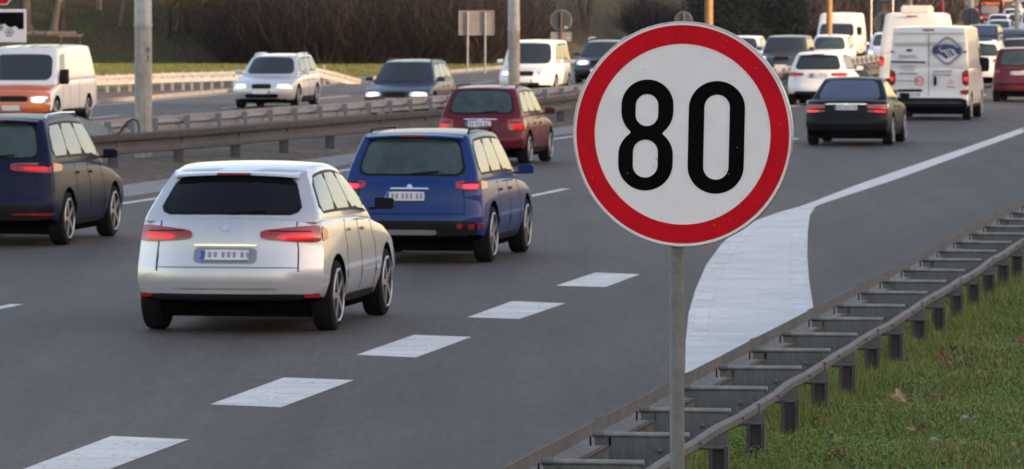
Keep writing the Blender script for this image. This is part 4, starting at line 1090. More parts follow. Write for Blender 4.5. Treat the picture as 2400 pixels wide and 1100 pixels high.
# rear-door markings of the van: placed on its rear plane
yv = -5.4 / 2 + .035 - .022
def VX(px): return (px - 2176) / (F / 145) / .985
def VZ(py): return HC - (py + 30) / (F / 145)
VM = Matrix.Translation((0, yv + .000, 0)) @ Matrix.Rotation(math.pi / 2, 4, 'X')
def vtext(body, px, py, size, mat, sh=0., sx=1., nm='lettering', bold=0): text_mesh(nm, body, size, M[mat], vn, VM @ Matrix.Translation((VX(px), VZ(py), 0)), .003, sh, bold, sx=sx)
def vshape(loops, mat, nm): shape_mesh(nm, [[(VX(x), VZ(y)) for x, y in L] for L in loops], M[mat], vn, VM, .003)
def rr_diamond(cx, cy, hx, hy, k=.30, n=6):
    C = [(cx, cy - hy), (cx + hx, cy), (cx, cy + hy), (cx - hx, cy)]; out = []
    for i in range(4):
        p0, p1, p2 = C[i - 1], C[i], C[(i + 1) % 4]
        a = (p1[0] + (p0[0] - p1[0]) * k, p1[1] + (p0[1] - p1[1]) * k); c = (p1[0] + (p2[0] - p1[0]) * k, p1[1] + (p2[1] - p1[1]) * k)
        for t in np.linspace(0, 1, n): out.append(((1 - t) ** 2 * a[0] + 2 * t * (1 - t) * p1[0] + t * t * c[0], (1 - t) ** 2 * a[1] + 2 * t * (1 - t) * p1[1] + t * t * c[1]))
    return out
vshape([rr_diamond(2219, 119, 43, 39), rr_diamond(2219, 119, 35, 32)], 'grey_ink', 'emblem_diamond')
vshape([[(2186, 111), (2192, 107), (2204, 106), (2212, 103), (2222, 104), (2232, 106), (2240, 111), (2250, 112), (2251, 124), (2246, 129), (2240, 125), (2234, 116), (2226, 113), (2216, 116), (2206, 117), (2202, 113), (2208, 109), (2203, 109), (2198, 114), (2203, 120), (2212, 127), (2220, 136), (2216, 138), (2208, 131), (2200, 126), (2188, 127), (2184, 122)],], 'navy_ink', 'handshake_emblem')
for i, (a, c) in enumerate((((2207, 122), (2218, 136)), ((2214, 119), (2226, 133)), ((2221, 118), (2232, 130)))):
    vshape([[(a[0], a[1]), (a[0] + 4, a[1] - 1), (c[0] + 4, c[1] - 1), (c[0], c[1] + 1)]], 'navy_ink' if i != 1 else 'grey_ink', 'emblem_finger')
vtext('EBAMEL', 2128, 133, .135, 'grey_ink', sx=1.05)
vshape([[(2088, 142.5), (2168, 143.5), (2168, 148), (2088, 147)], [(2092, 144.5), (2164, 145.4), (2164, 145.9), (2092, 145.0)]], 'navy_ink', 'stripe')
vshape([[(2120 + 8 * math.cos(t) + 11, 118 + 3 * math.sin(t)) for t in np.linspace(0, 6.1, 14)]], 'navy_ink', 'small_emblem')
for py, hw_ in ((153.5, 19), (158.5, 16), (163.5, 15)): vshape([[(2128 - hw_, py), (2128 + hw_, py + .5), (2128 + hw_, py + 1.9), (2128 - hw_, py + 1.4)]], 'grey_ink', 'small_print')
vshape([[(2106, 171), (2150, 172), (2150, 174), (2106, 173)]], 'navy_ink', 'small_print')
vtext('Generalni', 2207, 167, .085, 'navy_ink', .3, 1.5); vtext('servis vozila', 2205, 175, .075, 'navy_ink', .3, 1.3)
vshape([circle(11, 30, 2154, 190), circle(9, 30, 2154, 190)], 'red_ink', 'round_badge'); vtext('81', 2154, 190, .13, 'red_ink', sx=1.4)
vshape([circle(6, 20, 2095, 187), circle(4.5, 20, 2095, 187)], 'red_ink', 'round_badge'); vshape([[(2104, 188.5), (2142, 189.3), (2142, 190.5), (2104, 189.7)]], 'navy_ink', 'small_print')
vshape([circle(5, 20, 2227, 192), circle(3.8, 20, 2227, 192)], 'red_ink', 'maker_badge'); vshape([[(2217, 202), (2237, 203), (2236, 205), (2218, 204)]], 'grey_ink', 'small_print')
b = MB(); b.box((VX(2191), yv + .0, VZ(190)), (.075, .05, .24)); b.build('door_handle', M['black'], vn, bevel=.012)
b = MB(); b.box((VX(2175), yv + .075, VZ(70.8)), (.30, .03, .05)); b.build('brake_lamp', M['tail_off'], vn, bevel=.01)
b = MB()
for py in (78.5, 101, 106): b.box((0, yv + .012 + (.045 if py < 90 else .02), VZ(py)), (1.82, .03, .006))
b.box((0, yv + .03, (VZ(78) + 1.36) / 2), (.012, .03, VZ(78) - 1.36))
for x_ in (-.93, .93):
    for zz in (1.75, .95): b.box((x_, yv + .01, zz), (.09, .03, .04))
b.build('door_seams', M['black'], vn)
tv, *_ = vehicle('van', 'tall white van with a white box on its roof, behind the handshake van', 'van', PY(2136, 176), False,
    spec('van', H=2.62, L=5.9, rear_lamps=[('tail_lamp', 'tail_on', .93, .95, 1.30, .012, 0)], gwr=.80, gh=(.035, .20, 4.3, 5.1), rear_parts=[('rear_bumper', 'black', .02, .98, .36, .56, .02)]), PAINT['cream'])
b = MB(); b.box((0.08, -5.9 / 2 + 1.0, 2.70), (.92, 1.3, .26)); o = b.build('roof_box', PAINT['cream'], tv, smooth=True, bevel=.05)
b = MB(); b.box((0, -2.82, 2.50), (.34, .03, .04)); b.build('brake_lamp', M['tail_off'], tv)
b = MB()
for zz in (2.36, 2.06, 1.7): b.box((0, -2.85 - .0 + (zz - 1.35) * .11, zz), (1.75, .03, .010))
b.build('door_seams', M['grey_ink'], tv)
vehicle('car', 'wine red people carrier seen from behind at the right edge', 'car', PY(2396, 168), False,
    spec('mpv', glass='glass_teal', H=1.62, W=1.86, belt=1.0, plate=(.86, .42), rear_lamps=[('tail_lamp', 'tail_off', .89, .86, .98, .04, 0)],
        rear_parts=[('rear_bumper', PAINT['dkmaroon'], .02, .98, .33, .52, .012), ('bumper_strip', 'black', .04, .96, .50, .56, .022), ('tailgate_trim', 'black', .30, .70, .935, .97, .016), ('bumper_valance', 'black', .08, .92, .335, .36, .02)]), PAINT['dkmaroon'])
vehicle('car', 'white crossover between the handshake van and the wine red people carrier', 'car', PY(2292, 192), False,
    spec('suv', glass='glass_teal', H=1.56, rear_lamps=[('tail_lamp', 'tail', .8, .86, 1.0, .05, 0)], plate=(.8, .5)), PAINT['white'])
vehicle('car', 'dark grey car whose rear window shows above the wine red people carrier', 'car', PY(2392, 200), False,
    spec('hatch', H=1.60, glass='glass', W=1.8, rear_lamps=[('tail_lamp', 'tail_off', .8, .75, .9, .05, 0)]), PAINT['dgrey'])

# --- oncoming cars
ov, lo_, gr_, qa_, part_, patch_ = vehicle('van', 'white van with orange bonnet and a roof rack, oncoming at the left edge', 'van', PY(28, 139), True,
    spec('van', L=5.0, W=1.95, H=1.98, belt=1.12, top=[(0, 1.12), (.62, 1.12), (.80, 1.10), (.93, .96), (1, .84)], gh=(.035, .2, 3.55, 4.35), gwb=.96, gwr=.80, rear_win=True, ws=(.12, .80), wind_glass='glass', panes=[(.80, .94)], sw=(.22, .8),
        head_lamps=[('headlight', 'head_on', .74, .95, .58, .74)], front_parts=[('front_bumper', PAINT['orange'], .02, .98, .34, .56, .02), ('grille', 'black', .30, .70, .60, .74, .012), ('lower_nose', PAINT['orange'], .02, .98, .565, .86, .006)], plate=(.45, .5), plate_face='front', mz=1.2), PAINT['white'])
mbx = MB(); patch_(mbx, lo_, 'top', .04, .96, .80, .985, off=.004, nu=10, nv=6, rnd=.1); mbx.build('bonnet', PAINT['orange'], ov, smooth=True)
b = MB()
for y in (-1.6, -.6, .4): b.box((0, y, 2.17), (1.45, .05, .03))
for x in (-.72, .72):
    b.box((x, -.6, 2.19), (.04, 2.6, .05))
    for y in (-1.6, .4): b.box((x, y, 2.08), (.04, .05, .24))
for x in (-.5, -.2, .1, .42): b.tube([(x, -2.0, 2.24), (x + .03, 1.0, 2.24)], .05, 8)
b.build('roof_rack', M['bark_pale'], ov)
vehicle('car', 'white estate car oncoming with lit headlights, left of the dark estate car', 'car', PY(612, 159), True,
    spec('suv', L=4.5, W=1.80, H=1.52, belt=.96, zb=.2, wr=.32, top=[(0, .98), (.5, .96), (.70, .94), (.86, .88), (.97, .76), (1, .70)], rails=1, spoiler=0, side_glass='glass_teal', **FRONT('head_on', (.58, .70), (.72, .97))), PAINT['lsilver'])
vehicle('car', 'dark estate car oncoming with lit headlights, right of the white estate car', 'car', PY(925, 147.5), True,
    spec('suv', L=4.5, W=1.80, H=1.50, belt=.95, zb=.2, wr=.32, top=[(0, .97), (.5, .95), (.70, .93), (.86, .86), (.97, .75), (1, .69)], rails=2, spoiler=0, side_glass='glass_teal', **FRONT('head_on', (.57, .69), (.72, .97))), PAINT['slate'])
vehicle('van', 'white minivan oncoming behind the pale concrete lamp pole', 'van', PY(1229, 178), True,
    spec('mpv', H=1.74, W=1.78, side_glass='glass_teal', **FRONT('head_on', (.64, .78), (.76, .96))), PAINT['white'])
vehicle('car', 'dark blue estate car with roof rails, half hidden by the left edge of the sign', 'car', PY(1400, 200), True,
    spec('suv', H=1.52, belt=1.0, rails=1, rail_h=.07, **FRONT('head_dim', (.66, .84), (.66, .95))), PAINT['slate'])
vehicle('car', 'white car whose roof just shows behind the right edge of the 80 sign', 'car', PY(1728, 226), True, spec('hatch', H=1.46, **FRONT('head_dim')), PAINT['white'])
vehicle('car', 'dark grey off-road car oncoming with round lit headlights, right of the 80 sign', 'car', PY(1830, 211), True,
    spec('suv', H=1.60, W=1.86, belt=1.06, rails=0, spoiler=0, gwr=.76, glass='glass', **FRONT('head_on', (.70, .84), (.82, .98))), PAINT['dgrey'])
vehicle('car', 'small white car oncoming between the off-road car and the high-roof van', 'car', PY(1935, 224), True, spec('hatch', H=1.52, W=1.74, glass='glass_teal', **FRONT('head_dim')), PAINT['white'])
vehicle('van', 'tall white high-roof van oncoming behind the sunlit lamp pole', 'van', PY(1955, 262), True,
    spec('van', H=2.22, W=1.90, L=5.6, belt=1.12, top=[(0, 1.12), (.62, 1.12), (.80, 1.08), (.93, .96), (1, .86)], gh=(.035, .2, 4.0, 4.75), gwr=.86, wind_glass='glass', ws=(.10, .60), **FRONT('head_dim', (.56, .70), (.76, .96), 'grey_ink')), PAINT['white'])
# windscreen of the tall van is low on its face
vehicle('car', 'white car oncoming, peeking out left of the van with the roof box', 'car', PY(2079, 234), True, spec('mpv', H=1.54, glass='glass_teal', **FRONT('head_on', (.66, .78), (.84, .98))), PAINT['white'])
vehicle('car', 'dark blue car oncoming just right of the handshake van roof', 'car', PY(2297, 288), True, spec('mpv', H=1.50, W=1.80, glass='glass_blue', **FRONT('head_on', (.60, .72), (.80, .98))), PAINT['slate'])
vehicle('car', 'black car oncoming with bright headlights, behind the rightmost slim pole', 'car', PY(2368, 297), True, spec('mpv', H=1.22, W=1.80, belt=.85, glass='glass', **FRONT('head_on', (.62, .74), (.78, .96))), PAINT['black'])
vehicle('car', 'silver car oncoming behind the dark blue car, below the bus', 'car', PY(2337, 345), True, spec('hatch', H=1.42, glass='glass_teal', **FRONT('head_dim')), PAINT['lsilver'])
vehicle('van', 'white van with a long low windscreen, right below the bus', 'van', PY(2336, 395), True, spec('mpv', H=1.52, W=1.62, belt=.9, glass='glass', **FRONT('head_dim')), PAINT['white'])
vehicle('car', 'white car with dark windscreen, below the silver car beside the bus', 'car', PY(2371, 470), True, spec('mpv', H=1.62, W=1.8, glass='glass', **FRONT('head_dim')), PAINT['white'])
vehicle('car', 'silver tall car oncoming with lit headlight, next to the bus', 'car', PY(2370, 560), True, spec('mpv', H=1.72, W=1.8, glass='glass', **FRONT('head_on', (.62, .78), (.80, .98))), PAINT['lsilver'])
vehicle('car', 'cream white car oncoming hidden mostly behind the rightmost slim pole', 'car', PY(2380, 400), True, spec('hatch', H=1.55, glass='glass', **FRONT('head_dim')), PAINT['cream'])
vehicle('van', 'white delivery van oncoming cut by the right edge of the view', 'van', PY(2424, 355), True, spec('van', H=2.0, W=1.95, belt=1.1, gh=(.035, .2, 4.0, 4.75), wind_glass='glass', top=[(0, 1.12), (.62, 1.12), (.80, 1.08), (.93, .96), (1, .86)], **FRONT('head_dim')), PAINT['white'])
vehicle('car', 'light grey car at the very top of the right edge', 'car', PY(2404, 620), True, spec('mpv', H=2.0, glass='glass', **FRONT('head_dim')), PAINT['lsilver'])
vehicle('car', 'small red car parked far off, left of the round black sign back', 'car', PY(2252, 640), True, spec('hatch', H=1.5, W=1.7, **FRONT('head_dim')), PAINT['busred'], turn=-70)
# the bus
BY = 540; s = F / BY
bus, lo_, gr_, qa_, part_, patch_ = vehicle('bus', 'red city bus with black upper front and orange lettered destination display', 'bus', ((2322 - 1200) / s, BY), True,
    spec('van', L=12, W=2.45, H=2.25, belt=.78, top=[(0, .78), (1, .78)], front=[(.2, .05), (.4, 0), (.8, .03)], rear=[(.2, .02), (.8, .0)], gh=(.02, .05, 11.88, 11.96), gwb=.985, gwr=.96, cf=.10, cg=.05, arch=.0, wr=.48,
        wheels=(3.2, 9.2), panes=[(.05, .22), (.24, .46), (.48, .70), (.72, .94)], side_win=True, s0=.02, sw=(.2, .8), head_lamps=[('headlight', 'head_dim', .82, .94, .42, .52)], mir=(.10, .22), mz=1.5, rear_win=False), PAINT['busred'])
mbx = MB(); patch_(mbx, gr_, 'front', .01, .99, .01, .985, off=.012, nu=8, rnd=.1); mbx.build('front_panel', M['black'], bus)
mbx = MB(); patch_(mbx, gr_, 'front', .20, .90, .10, .60, off=.02, nu=8); mbx.build('wide_windscreen', pbr('bus_screen', (.20, .20, .24), .08, 0, .15, 1.), bus)
text_mesh('destination_display', '26 BEPAHOBO', .34, M['led'], bus, Matrix.Translation((.05, 6.03, 1.82)) @ Matrix.Rotation(math.pi, 4, 'Z') @ Matrix.Rotation(math.pi / 2, 4, 'X'), .01, sx=.80, bold=.012)

# ------------------------------------------------------------------ unseen blocks added right of the road to shade the near lanes
def block(p0, t0, wid, dep, hgt, label):
    """p: across the sun's direction, t: towards the sun"""
    ax = Vector((.37, .93, 0)).normalized(); tx = Vector((.93, -.37, 0)).normalized(); c = ax * p0 + tx * t0
    root = empty('shade_block', c[:]); root.rotation_euler = (0, 0, math.atan2(-tx.x, tx.y) + math.pi); tag(root, label, 'shade_blocker')
    b = MB(); b.box((0, -dep / 2, hgt / 2), (wid, dep, hgt)); b.build('wall', M['block_wall'], root)
    b = MB(); b.box((0, -dep / 2, hgt + .3), (wid + 1, dep + 1, .6)); b.build('roof', M['conc'], root)
    master = None; nf = int(hgt / 3); nw = int(wid / 6)
    for f in range(min(nf, 8)):
        for i in range(min(nw, 12)):
            if master is None:
                b = MB(); b.box((0, .03, 0), (2.0, .1, 1.5)); master = o = b.build('window', M['glass'], root)
            else: o = master.copy(); COL.objects.link(o); o.parent = root
            o.location = (-wid / 2 + wid * (i + .5) / min(nw, 12), 0, 2 + f * hgt / min(nf, 8))
block(22, 140, 260, 14, 46, 'long unseen block added right of the road to shade the lanes')
block(330, 150, 120, 14, 50, 'second unseen block added for shade farther along, right of the road')

# ------------------------------------------------------------------ vegetation
def gz(x, y):
    c = np.array([x * CV.x + y * CV.y]); a = np.array([x * DV.x + y * DV.y]); return float(ground_z(c, a)[0])
def hit(px, py, Y0=180, Y1=700):
    d = ray(px, py); 
    for Y in np.arange(Y0, Y1, .25):
        t = Y / d.y; x, z = d.x * t, HC + d.z * t
        if z < gz(x, Y): return Vector((x, Y, gz(x, Y)))
    t = 300 / d.y; return Vector((d.x * t, 300, gz(d.x * t, 300)))
def leaf_cloud(name, mat, parent, blobs, n, size, seed=1, flat=1.):
    """blobs: (x, y, z, rx, ry, rz) with random leaf quads gathered in clumps inside"""
    r = np.random.RandomState(seed); vols = np.array([b[3] * b[4] * b[5] for b in blobs]); w_ = vols / vols.sum()
    B = np.array(blobs)[r.choice(len(blobs), n // 12, p=w_)]
    u = r.normal(size=(len(B), 3)); u /= np.linalg.norm(u, axis=1)[:, None]; u *= (r.rand(len(B), 1) ** .38)
    cl_ = B[:, :3] + u * B[:, 3:]; C = np.repeat(cl_, 12, 0) + r.normal(size=(len(cl_) * 12, 3)) * size * 2.0
    N = len(C); a = r.normal(size=(N, 3)); a /= np.linalg.norm(a, axis=1)[:, None]; b2 = np.cross(a, r.normal(size=(N, 3))); b2 /= np.linalg.norm(b2, axis=1)[:, None]
    sz = size * r.uniform(.5, 1.3, (N, 1)); V_ = np.stack([C - a * sz, C + b2 * sz * .45 * flat, C + a * sz, C - b2 * sz * .45 * flat], 1).reshape(-1, 3)
    return fast_mesh(name, V_, np.arange(4 * N).reshape(-1, 4), mat, parent)
def thicket(name, label, poly_px, n, hmin, hmax, mat, seed, spread=.6, wid=.018, depth=9, base=None, cat='bushes'):
    """poly_px: list of (px, Y) along the front; stems fan out of clumps behind that front"""
    r = np.random.RandomState(seed); px = np.array([p[0] for p in poly_px]); YY = np.array([p[1] for p in poly_px])
    nb = n // 16; q = r.uniform(px[0], px[-1], nb); yb = np.interp(q, px, YY) + depth * r.rand(nb) ** 1.5; xb = (q - 1200) / F * yb
    zb = np.array([gz(x, y) for x, y in zip(xb, yb)])
    X0 = np.repeat(xb, 16) + r.normal(size=nb * 16) * .3; Y0 = np.repeat(yb, 16) + r.normal(size=nb * 16) * .3; Z0 = np.repeat(zb, 16) - .1
    N = nb * 16; H_ = r.uniform(hmin, hmax, N) * r.uniform(.35, 1, N); th = r.uniform(0, 6.283, N); ld = spread * r.uniform(.1, 1.3, N) * H_
    bend = r.normal(size=(N, 2)) * .45 * H_[:, None]; K = 6; T = np.linspace(0, 1, K)
    cx = X0[:, None] + np.cos(th)[:, None] * ld[:, None] * T ** 1.3 + bend[:, :1] * T * (1 - T) * 2 + r.normal(size=(N, K)) * .05
    cy = Y0[:, None] + np.sin(th)[:, None] * ld[:, None] * T ** 1.3 + bend[:, 1:] * T * (1 - T) * 2
    cz = Z0[:, None] + H_[:, None] * (T ** .85) * (1 - .25 * (ld / H_)[:, None] * T)
    W_ = wid * r.uniform(.5, 1.6, (N, 1)) * (1.1 - T * .8); ph = r.uniform(-1.2, 1.2, N)
    dx = np.cos(ph)[:, None] * W_; dy = np.sin(ph)[:, None] * W_
    L_ = np.stack([cx - dx, cy - dy, cz], -1); R_ = np.stack([cx + dx, cy + dy, cz], -1)
    V_ = np.stack([L_, R_], 2).reshape(-1, 3); i0 = (np.arange(N)[:, None] * K * 2 + np.arange(K - 1)[None] * 2).ravel()
    o = fast_mesh(name, V_, np.stack([i0, i0 + 1, i0 + 3, i0 + 2], -1), mat); tag(o, label, cat, kind='stuff'); return o
thicket('thicket', 'dense dark leafless thicket behind the cars, left of the round sign back', [(545, 252), (700, 250), (1100, 250), (1225, 255)], 120000, .8, 4.6, M['twig'], 11, spread=.9, wid=.010)
thicket('thicket', 'brown bramble thicket on the bank above the 80 sign', [(1490, 309), (1700, 311)], 20000, 1.0, 3.0, M['twig'], 12, wid=.012)
thicket('thicket', 'russet brown hedge left of the billboard', [(1845, 345), (1950, 372), (2035, 392)], 16000, 2.5, 5.5, M['twig_or'], 13, wid=.03, depth=12)
thicket('thicket', 'grey brown hedge behind the roof box and the red post', [(2030, 425), (2150, 450), (2195, 470)], 16000, 3, 6.5, M['twig'], 14, spread=.25, wid=.04, depth=14)
hb = [((px - 1200) / F * Y, Y + 3, gz((px - 1200) / F * Y, Y) + 1.6, 2.2, 2.0, 2.2) for px, Y in ((1860, 352), (1900, 362), (1945, 372), (1990, 384), (2025, 392))]
o = leaf_cloud('hedge_leaves', M['twig_or'], None, hb, 14000, .09, 21); tag(o, 'withered russet leaves on the hedge left of the billboard', 'leaves', kind='stuff')
o = leaf_cloud('thicket_leaves', M['twig'], None, [(-11 + i * 1.3, 255, 1.7, 1.4, 1.6, 2.6) for i in range(11)], 12000, .05, 22); tag(o, 'dry dark seed heads and leaves in the leafless thicket', 'leaves', kind='stuff')
# evergreen masses right of the sign
for px, Y, rr, h, lab in ((1715, 300, 2.2, 4.4, 'dark evergreen tree left of the other, just above the right side of the 80 sign'), (1795, 306, 2.4, 4.8, 'dark evergreen tree right of the other, above the off-road car'), (2226, 500, .9, 2.4, 'small dark evergreen bush right of the red post')):
    X = (px - 1200) / F * Y; z0 = gz(X, Y); root = empty('evergreen_tree', (X, Y, z0)); tag(root, lab, 'tree')
    b = MB(); b.tube([(0, 0, -.2), (.1, 0, h * .6), (0, 0, h * 1.5)], [.18, .12, .03], 8); b.build('trunk', M['bark'], root, smooth=True)
    rb = random.Random(px); blobs = []
    for k in range(9):
        t = k / 8; blobs.append((rb.uniform(-.5, .5) * rr, rb.uniform(-.3, .3) * rr, .5 + t * h * 1.3, rr * (1.05 - .55 * t), rr * (1.05 - .55 * t), h * .22))
    leaf_cloud('crown', M['ever'], root, blobs, 44000, .075, px)
def tree(px, py, dia, lean, label, bark='bark', h=9., fork=None, crown=None, seed=0, base=None):
    p = base or hit(px, py); root = empty('tree', p[:]); tag(root, label, 'tree'); r = random.Random(seed + px)
    b = MB()
    def limb(q, d, rd, L, lv, mb):
        n = 5; pts = [Vector(q)]; dd = Vector(d).normalized()
        for i in range(n):
            dd = (dd + Vector((r.uniform(-1, 1), r.uniform(-1, 1), r.uniform(-.2, .5))) * (.05 if lv == 0 else .16)).normalized(); pts.append(pts[-1] + dd * L / n)
        rs_ = [rd * (1 - .55 * i / n) for i in range(n + 1)]
        if lv == 0: rs_[0] *= 1.5; pts.insert(1, pts[0] + (pts[1] - pts[0]) * .25); rs_.insert(1, rd * 1.08)
        mb.tube(pts, rs_, 10 if lv == 0 else 5, cap=False)
        if lv < 3:
            for k in range(4 if lv else 7):
                i = r.randint(1 if lv else 3, len(pts) - 1); a = r.uniform(0, 6.283)
                nd = (pts[i] - pts[i - 1]).normalized() * .7 + Vector((math.cos(a), math.sin(a), r.uniform(.1, .8))) * .8
                limb(pts[i], nd, rs_[i] * .5, L * .5, lv + 1, br)
    br = MB()
    limb((0, 0, -.15), (lean, 0, 1), dia / 2, h * .7, 0, b)
    if fork: limb((0, 0, .25), (fork, 0.05, 1), dia / 2 * .85, h * .7, 0, b)
    b.build('trunk', M[bark], root, smooth=True)
    br.build('branches', M[bark], root, smooth=True)
    if crown: leaf_cloud('crown', M['pine'], root, crown, 30000, .055, px)
    return root
tree(60, 68, .55, -.02, 'thick dark tree trunk next to the snowflake sign', h=11)
tree(126, 76, .36, .16, 'pale leaning trunk of the pair right of the snowflake sign', 'bark_pale')
tree(146, 74, .30, .02, 'dark trunk of the pair right of the snowflake sign')
tree(232, 26, .22, .03, 'thin pale trunk highest on the bank, left of the nearest lamp pole', 'bark_pale')
tree(280, 64, .15, .18, 'thin pale leaning trunk just left of the nearest lamp pole', 'bark_pale')
tree(392, 90, .28, .05, 'dark leaning trunk just right of the nearest lamp pole')
tree(413, 76, .14, .14, 'thin pale trunk under the pine boughs', 'bark_pale')
tree(437, 82, .30, -.05, 'dark trunk under the pine boughs, between two thin ones')
tree(482, 124, .16, -.02, 'slender dark pine with boughs reaching over the bank', crown=[(-1.5, 0, 2.5, .7, .8, .4), (-.9, 0, 2.0, .7, .6, .35), (-.1, .2, 2.2, .9, .8, .5), (.7, 0, 1.9, .9, .8, .55), (1.4, .3, 2.3, .9, .9, .7), (0, 0, 4.2, 1.6, 1.5, 1.2), (0, 0, 5.8, 1.1, 1.1, 1.0)])
tree(1234, 48, .36, .10, 'dark leaning trunk just right of the pale lamp pole')
tree(1378, 74, .42, -.16, 'forked dark tree on the grassy bank right of the round sign back', fork=.10)
tree(1512, 26, .3, .05, 'dark trunk in the brambles above the 80 sign')

# ---- grass, ground cover and fallen leaves by the near guardrail
def in_view(X, Y, Z, m=40):
    d = Y * math.cos(PITCH) - (Z - HC) * math.sin(PITCH); px = 1200 + F * X / d
    py = 550 - F * ((Z - HC) * math.cos(PITCH) + Y * math.sin(PITCH)) / d
    return px, py
rg = np.random.RandomState(9)
def scatter(n, margin=130):
    out = []
    a = 28 + 62 * rg.rand(n) ** 1.0; c = (C_RAIL - .30) + rg.rand(n) * 4.5
    X = c * CV.x + a * DV.x; Y = c * CV.y + a * DV.y; Z = ground_z(c, a); px, py = in_view(X, Y, Z)
    k = (px > 1480) & (px < 2400 + margin) & (py < 1100 + margin) & (py > 380); return X[k], Y[k], Z[k]
from math import pi
def patchy(X, Y, s, ph): return .5 + .5 * np.sin(X * s + ph + 1.3 * np.sin(Y * s * .6 + ph)) * np.cos(Y * s * .37 - ph * 2 + np.sin(X * s * 1.7))
X, Y, Z = scatter(820000); N = len(X); pt_ = patchy(X, Y, 2.1, .4)
H_ = rg.uniform(.018, .055, N) * (.6 + .8 * pt_); th = rg.uniform(0, 2 * pi, N); le = H_ * rg.uniform(.1, 1.0, N); wd_ = rg.uniform(.0016, .0036, N)
sx_, sy_ = -np.sin(th) * wd_, np.cos(th) * wd_
def stack(*rows): return np.stack([np.stack(r, -1) for r in rows], 1)
p0 = (X - sx_, Y - sy_, Z); p1_ = (X + sx_, Y + sy_, Z)
mx, my = X + np.cos(th) * le * .4, Y + np.sin(th) * le * .4
p2 = (mx + sx_ * .8, my + sy_ * .8, Z + H_ * .65); p3 = (mx - sx_ * .8, my - sy_ * .8, Z + H_ * .65)
ex, ey = X + np.cos(th) * le, Y + np.sin(th) * le
p4 = (ex + sx_ * .15, ey + sy_ * .15, Z + H_); p5 = (ex - sx_ * .15, ey - sy_ * .15, Z + H_)
V_ = stack(p0, p1_, p2, p3, p4, p5).reshape(-1, 3); i = np.arange(N) * 6
Fq = np.concatenate([np.stack([i, i + 1, i + 2, i + 3], -1), np.stack([i + 3, i + 2, i + 4, i + 5], -1)])
tag(fast_mesh('grass', V_, Fq, M['blade']), 'short green grass beside the near guardrail', 'grass', kind='stuff')
X, Y, Z = scatter(260000); m_ = (patchy(X, Y, 1.5, 2.2) > .60) | ((Y < 40.5) & (X < 2.6)); X, Y, Z = X[m_], Y[m_], Z[m_]; N = len(X)
Z = Z + rg.uniform(.015, .06, N) * np.where((Y < 40) & (X < 2.6), 1.6, 1.); a = rg.normal(size=(N, 3)) * [1, 1, .45]; a /= np.linalg.norm(a, axis=1)[:, None]; b_ = np.cross(a, rg.normal(size=(N, 3)) * [.3, .3, 1] + [0, 0, .5]); b_ /= np.linalg.norm(b_, axis=1)[:, None]
sz = rg.uniform(.004, .011, (N, 1)); C_ = np.stack([X, Y, Z], -1)
V_ = np.stack([C_ - a * sz, C_ + b_ * sz * .8, C_ + a * sz, C_ - b_ * sz * .8], 1).reshape(-1, 3)
VB = V_
tag(fast_mesh('ground_cover', V_, np.arange(4 * N).reshape(-1, 4), M['clover']), 'small leafed green weeds among the grass', 'weeds', kind='stuff')
def leaf_mesh(name, R, mat, curl, seed, lobes=5):
    r = random.Random(seed); n = 40; vs = [Vector((0, 0, .004))]; rings = 3
    for j in range(1, rings + 1):
        for i in range(n):
            t = 2 * pi * i / n; rr = R * (.52 + .48 * abs(math.cos(t * lobes / 2)) ** 1.6) * (1 - .22 * (1 + math.cos(t)) / 2) * j / rings
            x_, y_ = rr * math.cos(t), rr * math.sin(t) * .85
            vs.append(Vector((x_, y_, curl * (x_ * x_ * 5.5 + .9 * y_ * abs(y_) * 4) + .006 * math.sin(3 * t + seed) + .010 + r.uniform(0, .004))))
    fs = [(0, 1 + i, 1 + (i + 1) % n) for i in range(n)] + [(1 + (j - 1) * n + i, 1 + j * n + i, 1 + j * n + (i + 1) % n, 1 + (j - 1) * n + (i + 1) % n) for j in range(1, rings) for i in range(n)]
    mb = MB(); mb.add(vs, fs); mb.tube([(-R * .2, 0, .01), (-R * 1.2, .01, .02), (-R * 1.7, .03, .03)], .0018, 5); return mb.build(name, mat)
LM = [leaf_mesh('fallen_leaf', .055, pbr('leaf_brown', (.20, .10, .055), .8, 0, .3, 30), 1.2, 1), leaf_mesh('fallen_leaf', .048, pbr('leaf_tan', (.36, .24, .16), .8, 0, .25, 30), 1.6, 2), leaf_mesh('fallen_leaf', .042, pbr('leaf_dark', (.10, .045, .025), .8, 0, .3, 30), 2.0, 3), leaf_mesh('fallen_leaf', .05, pbr('leaf_ashen', (.38, .31, .27), .85, 0, .2, 30), 1.1, 4, 3)]
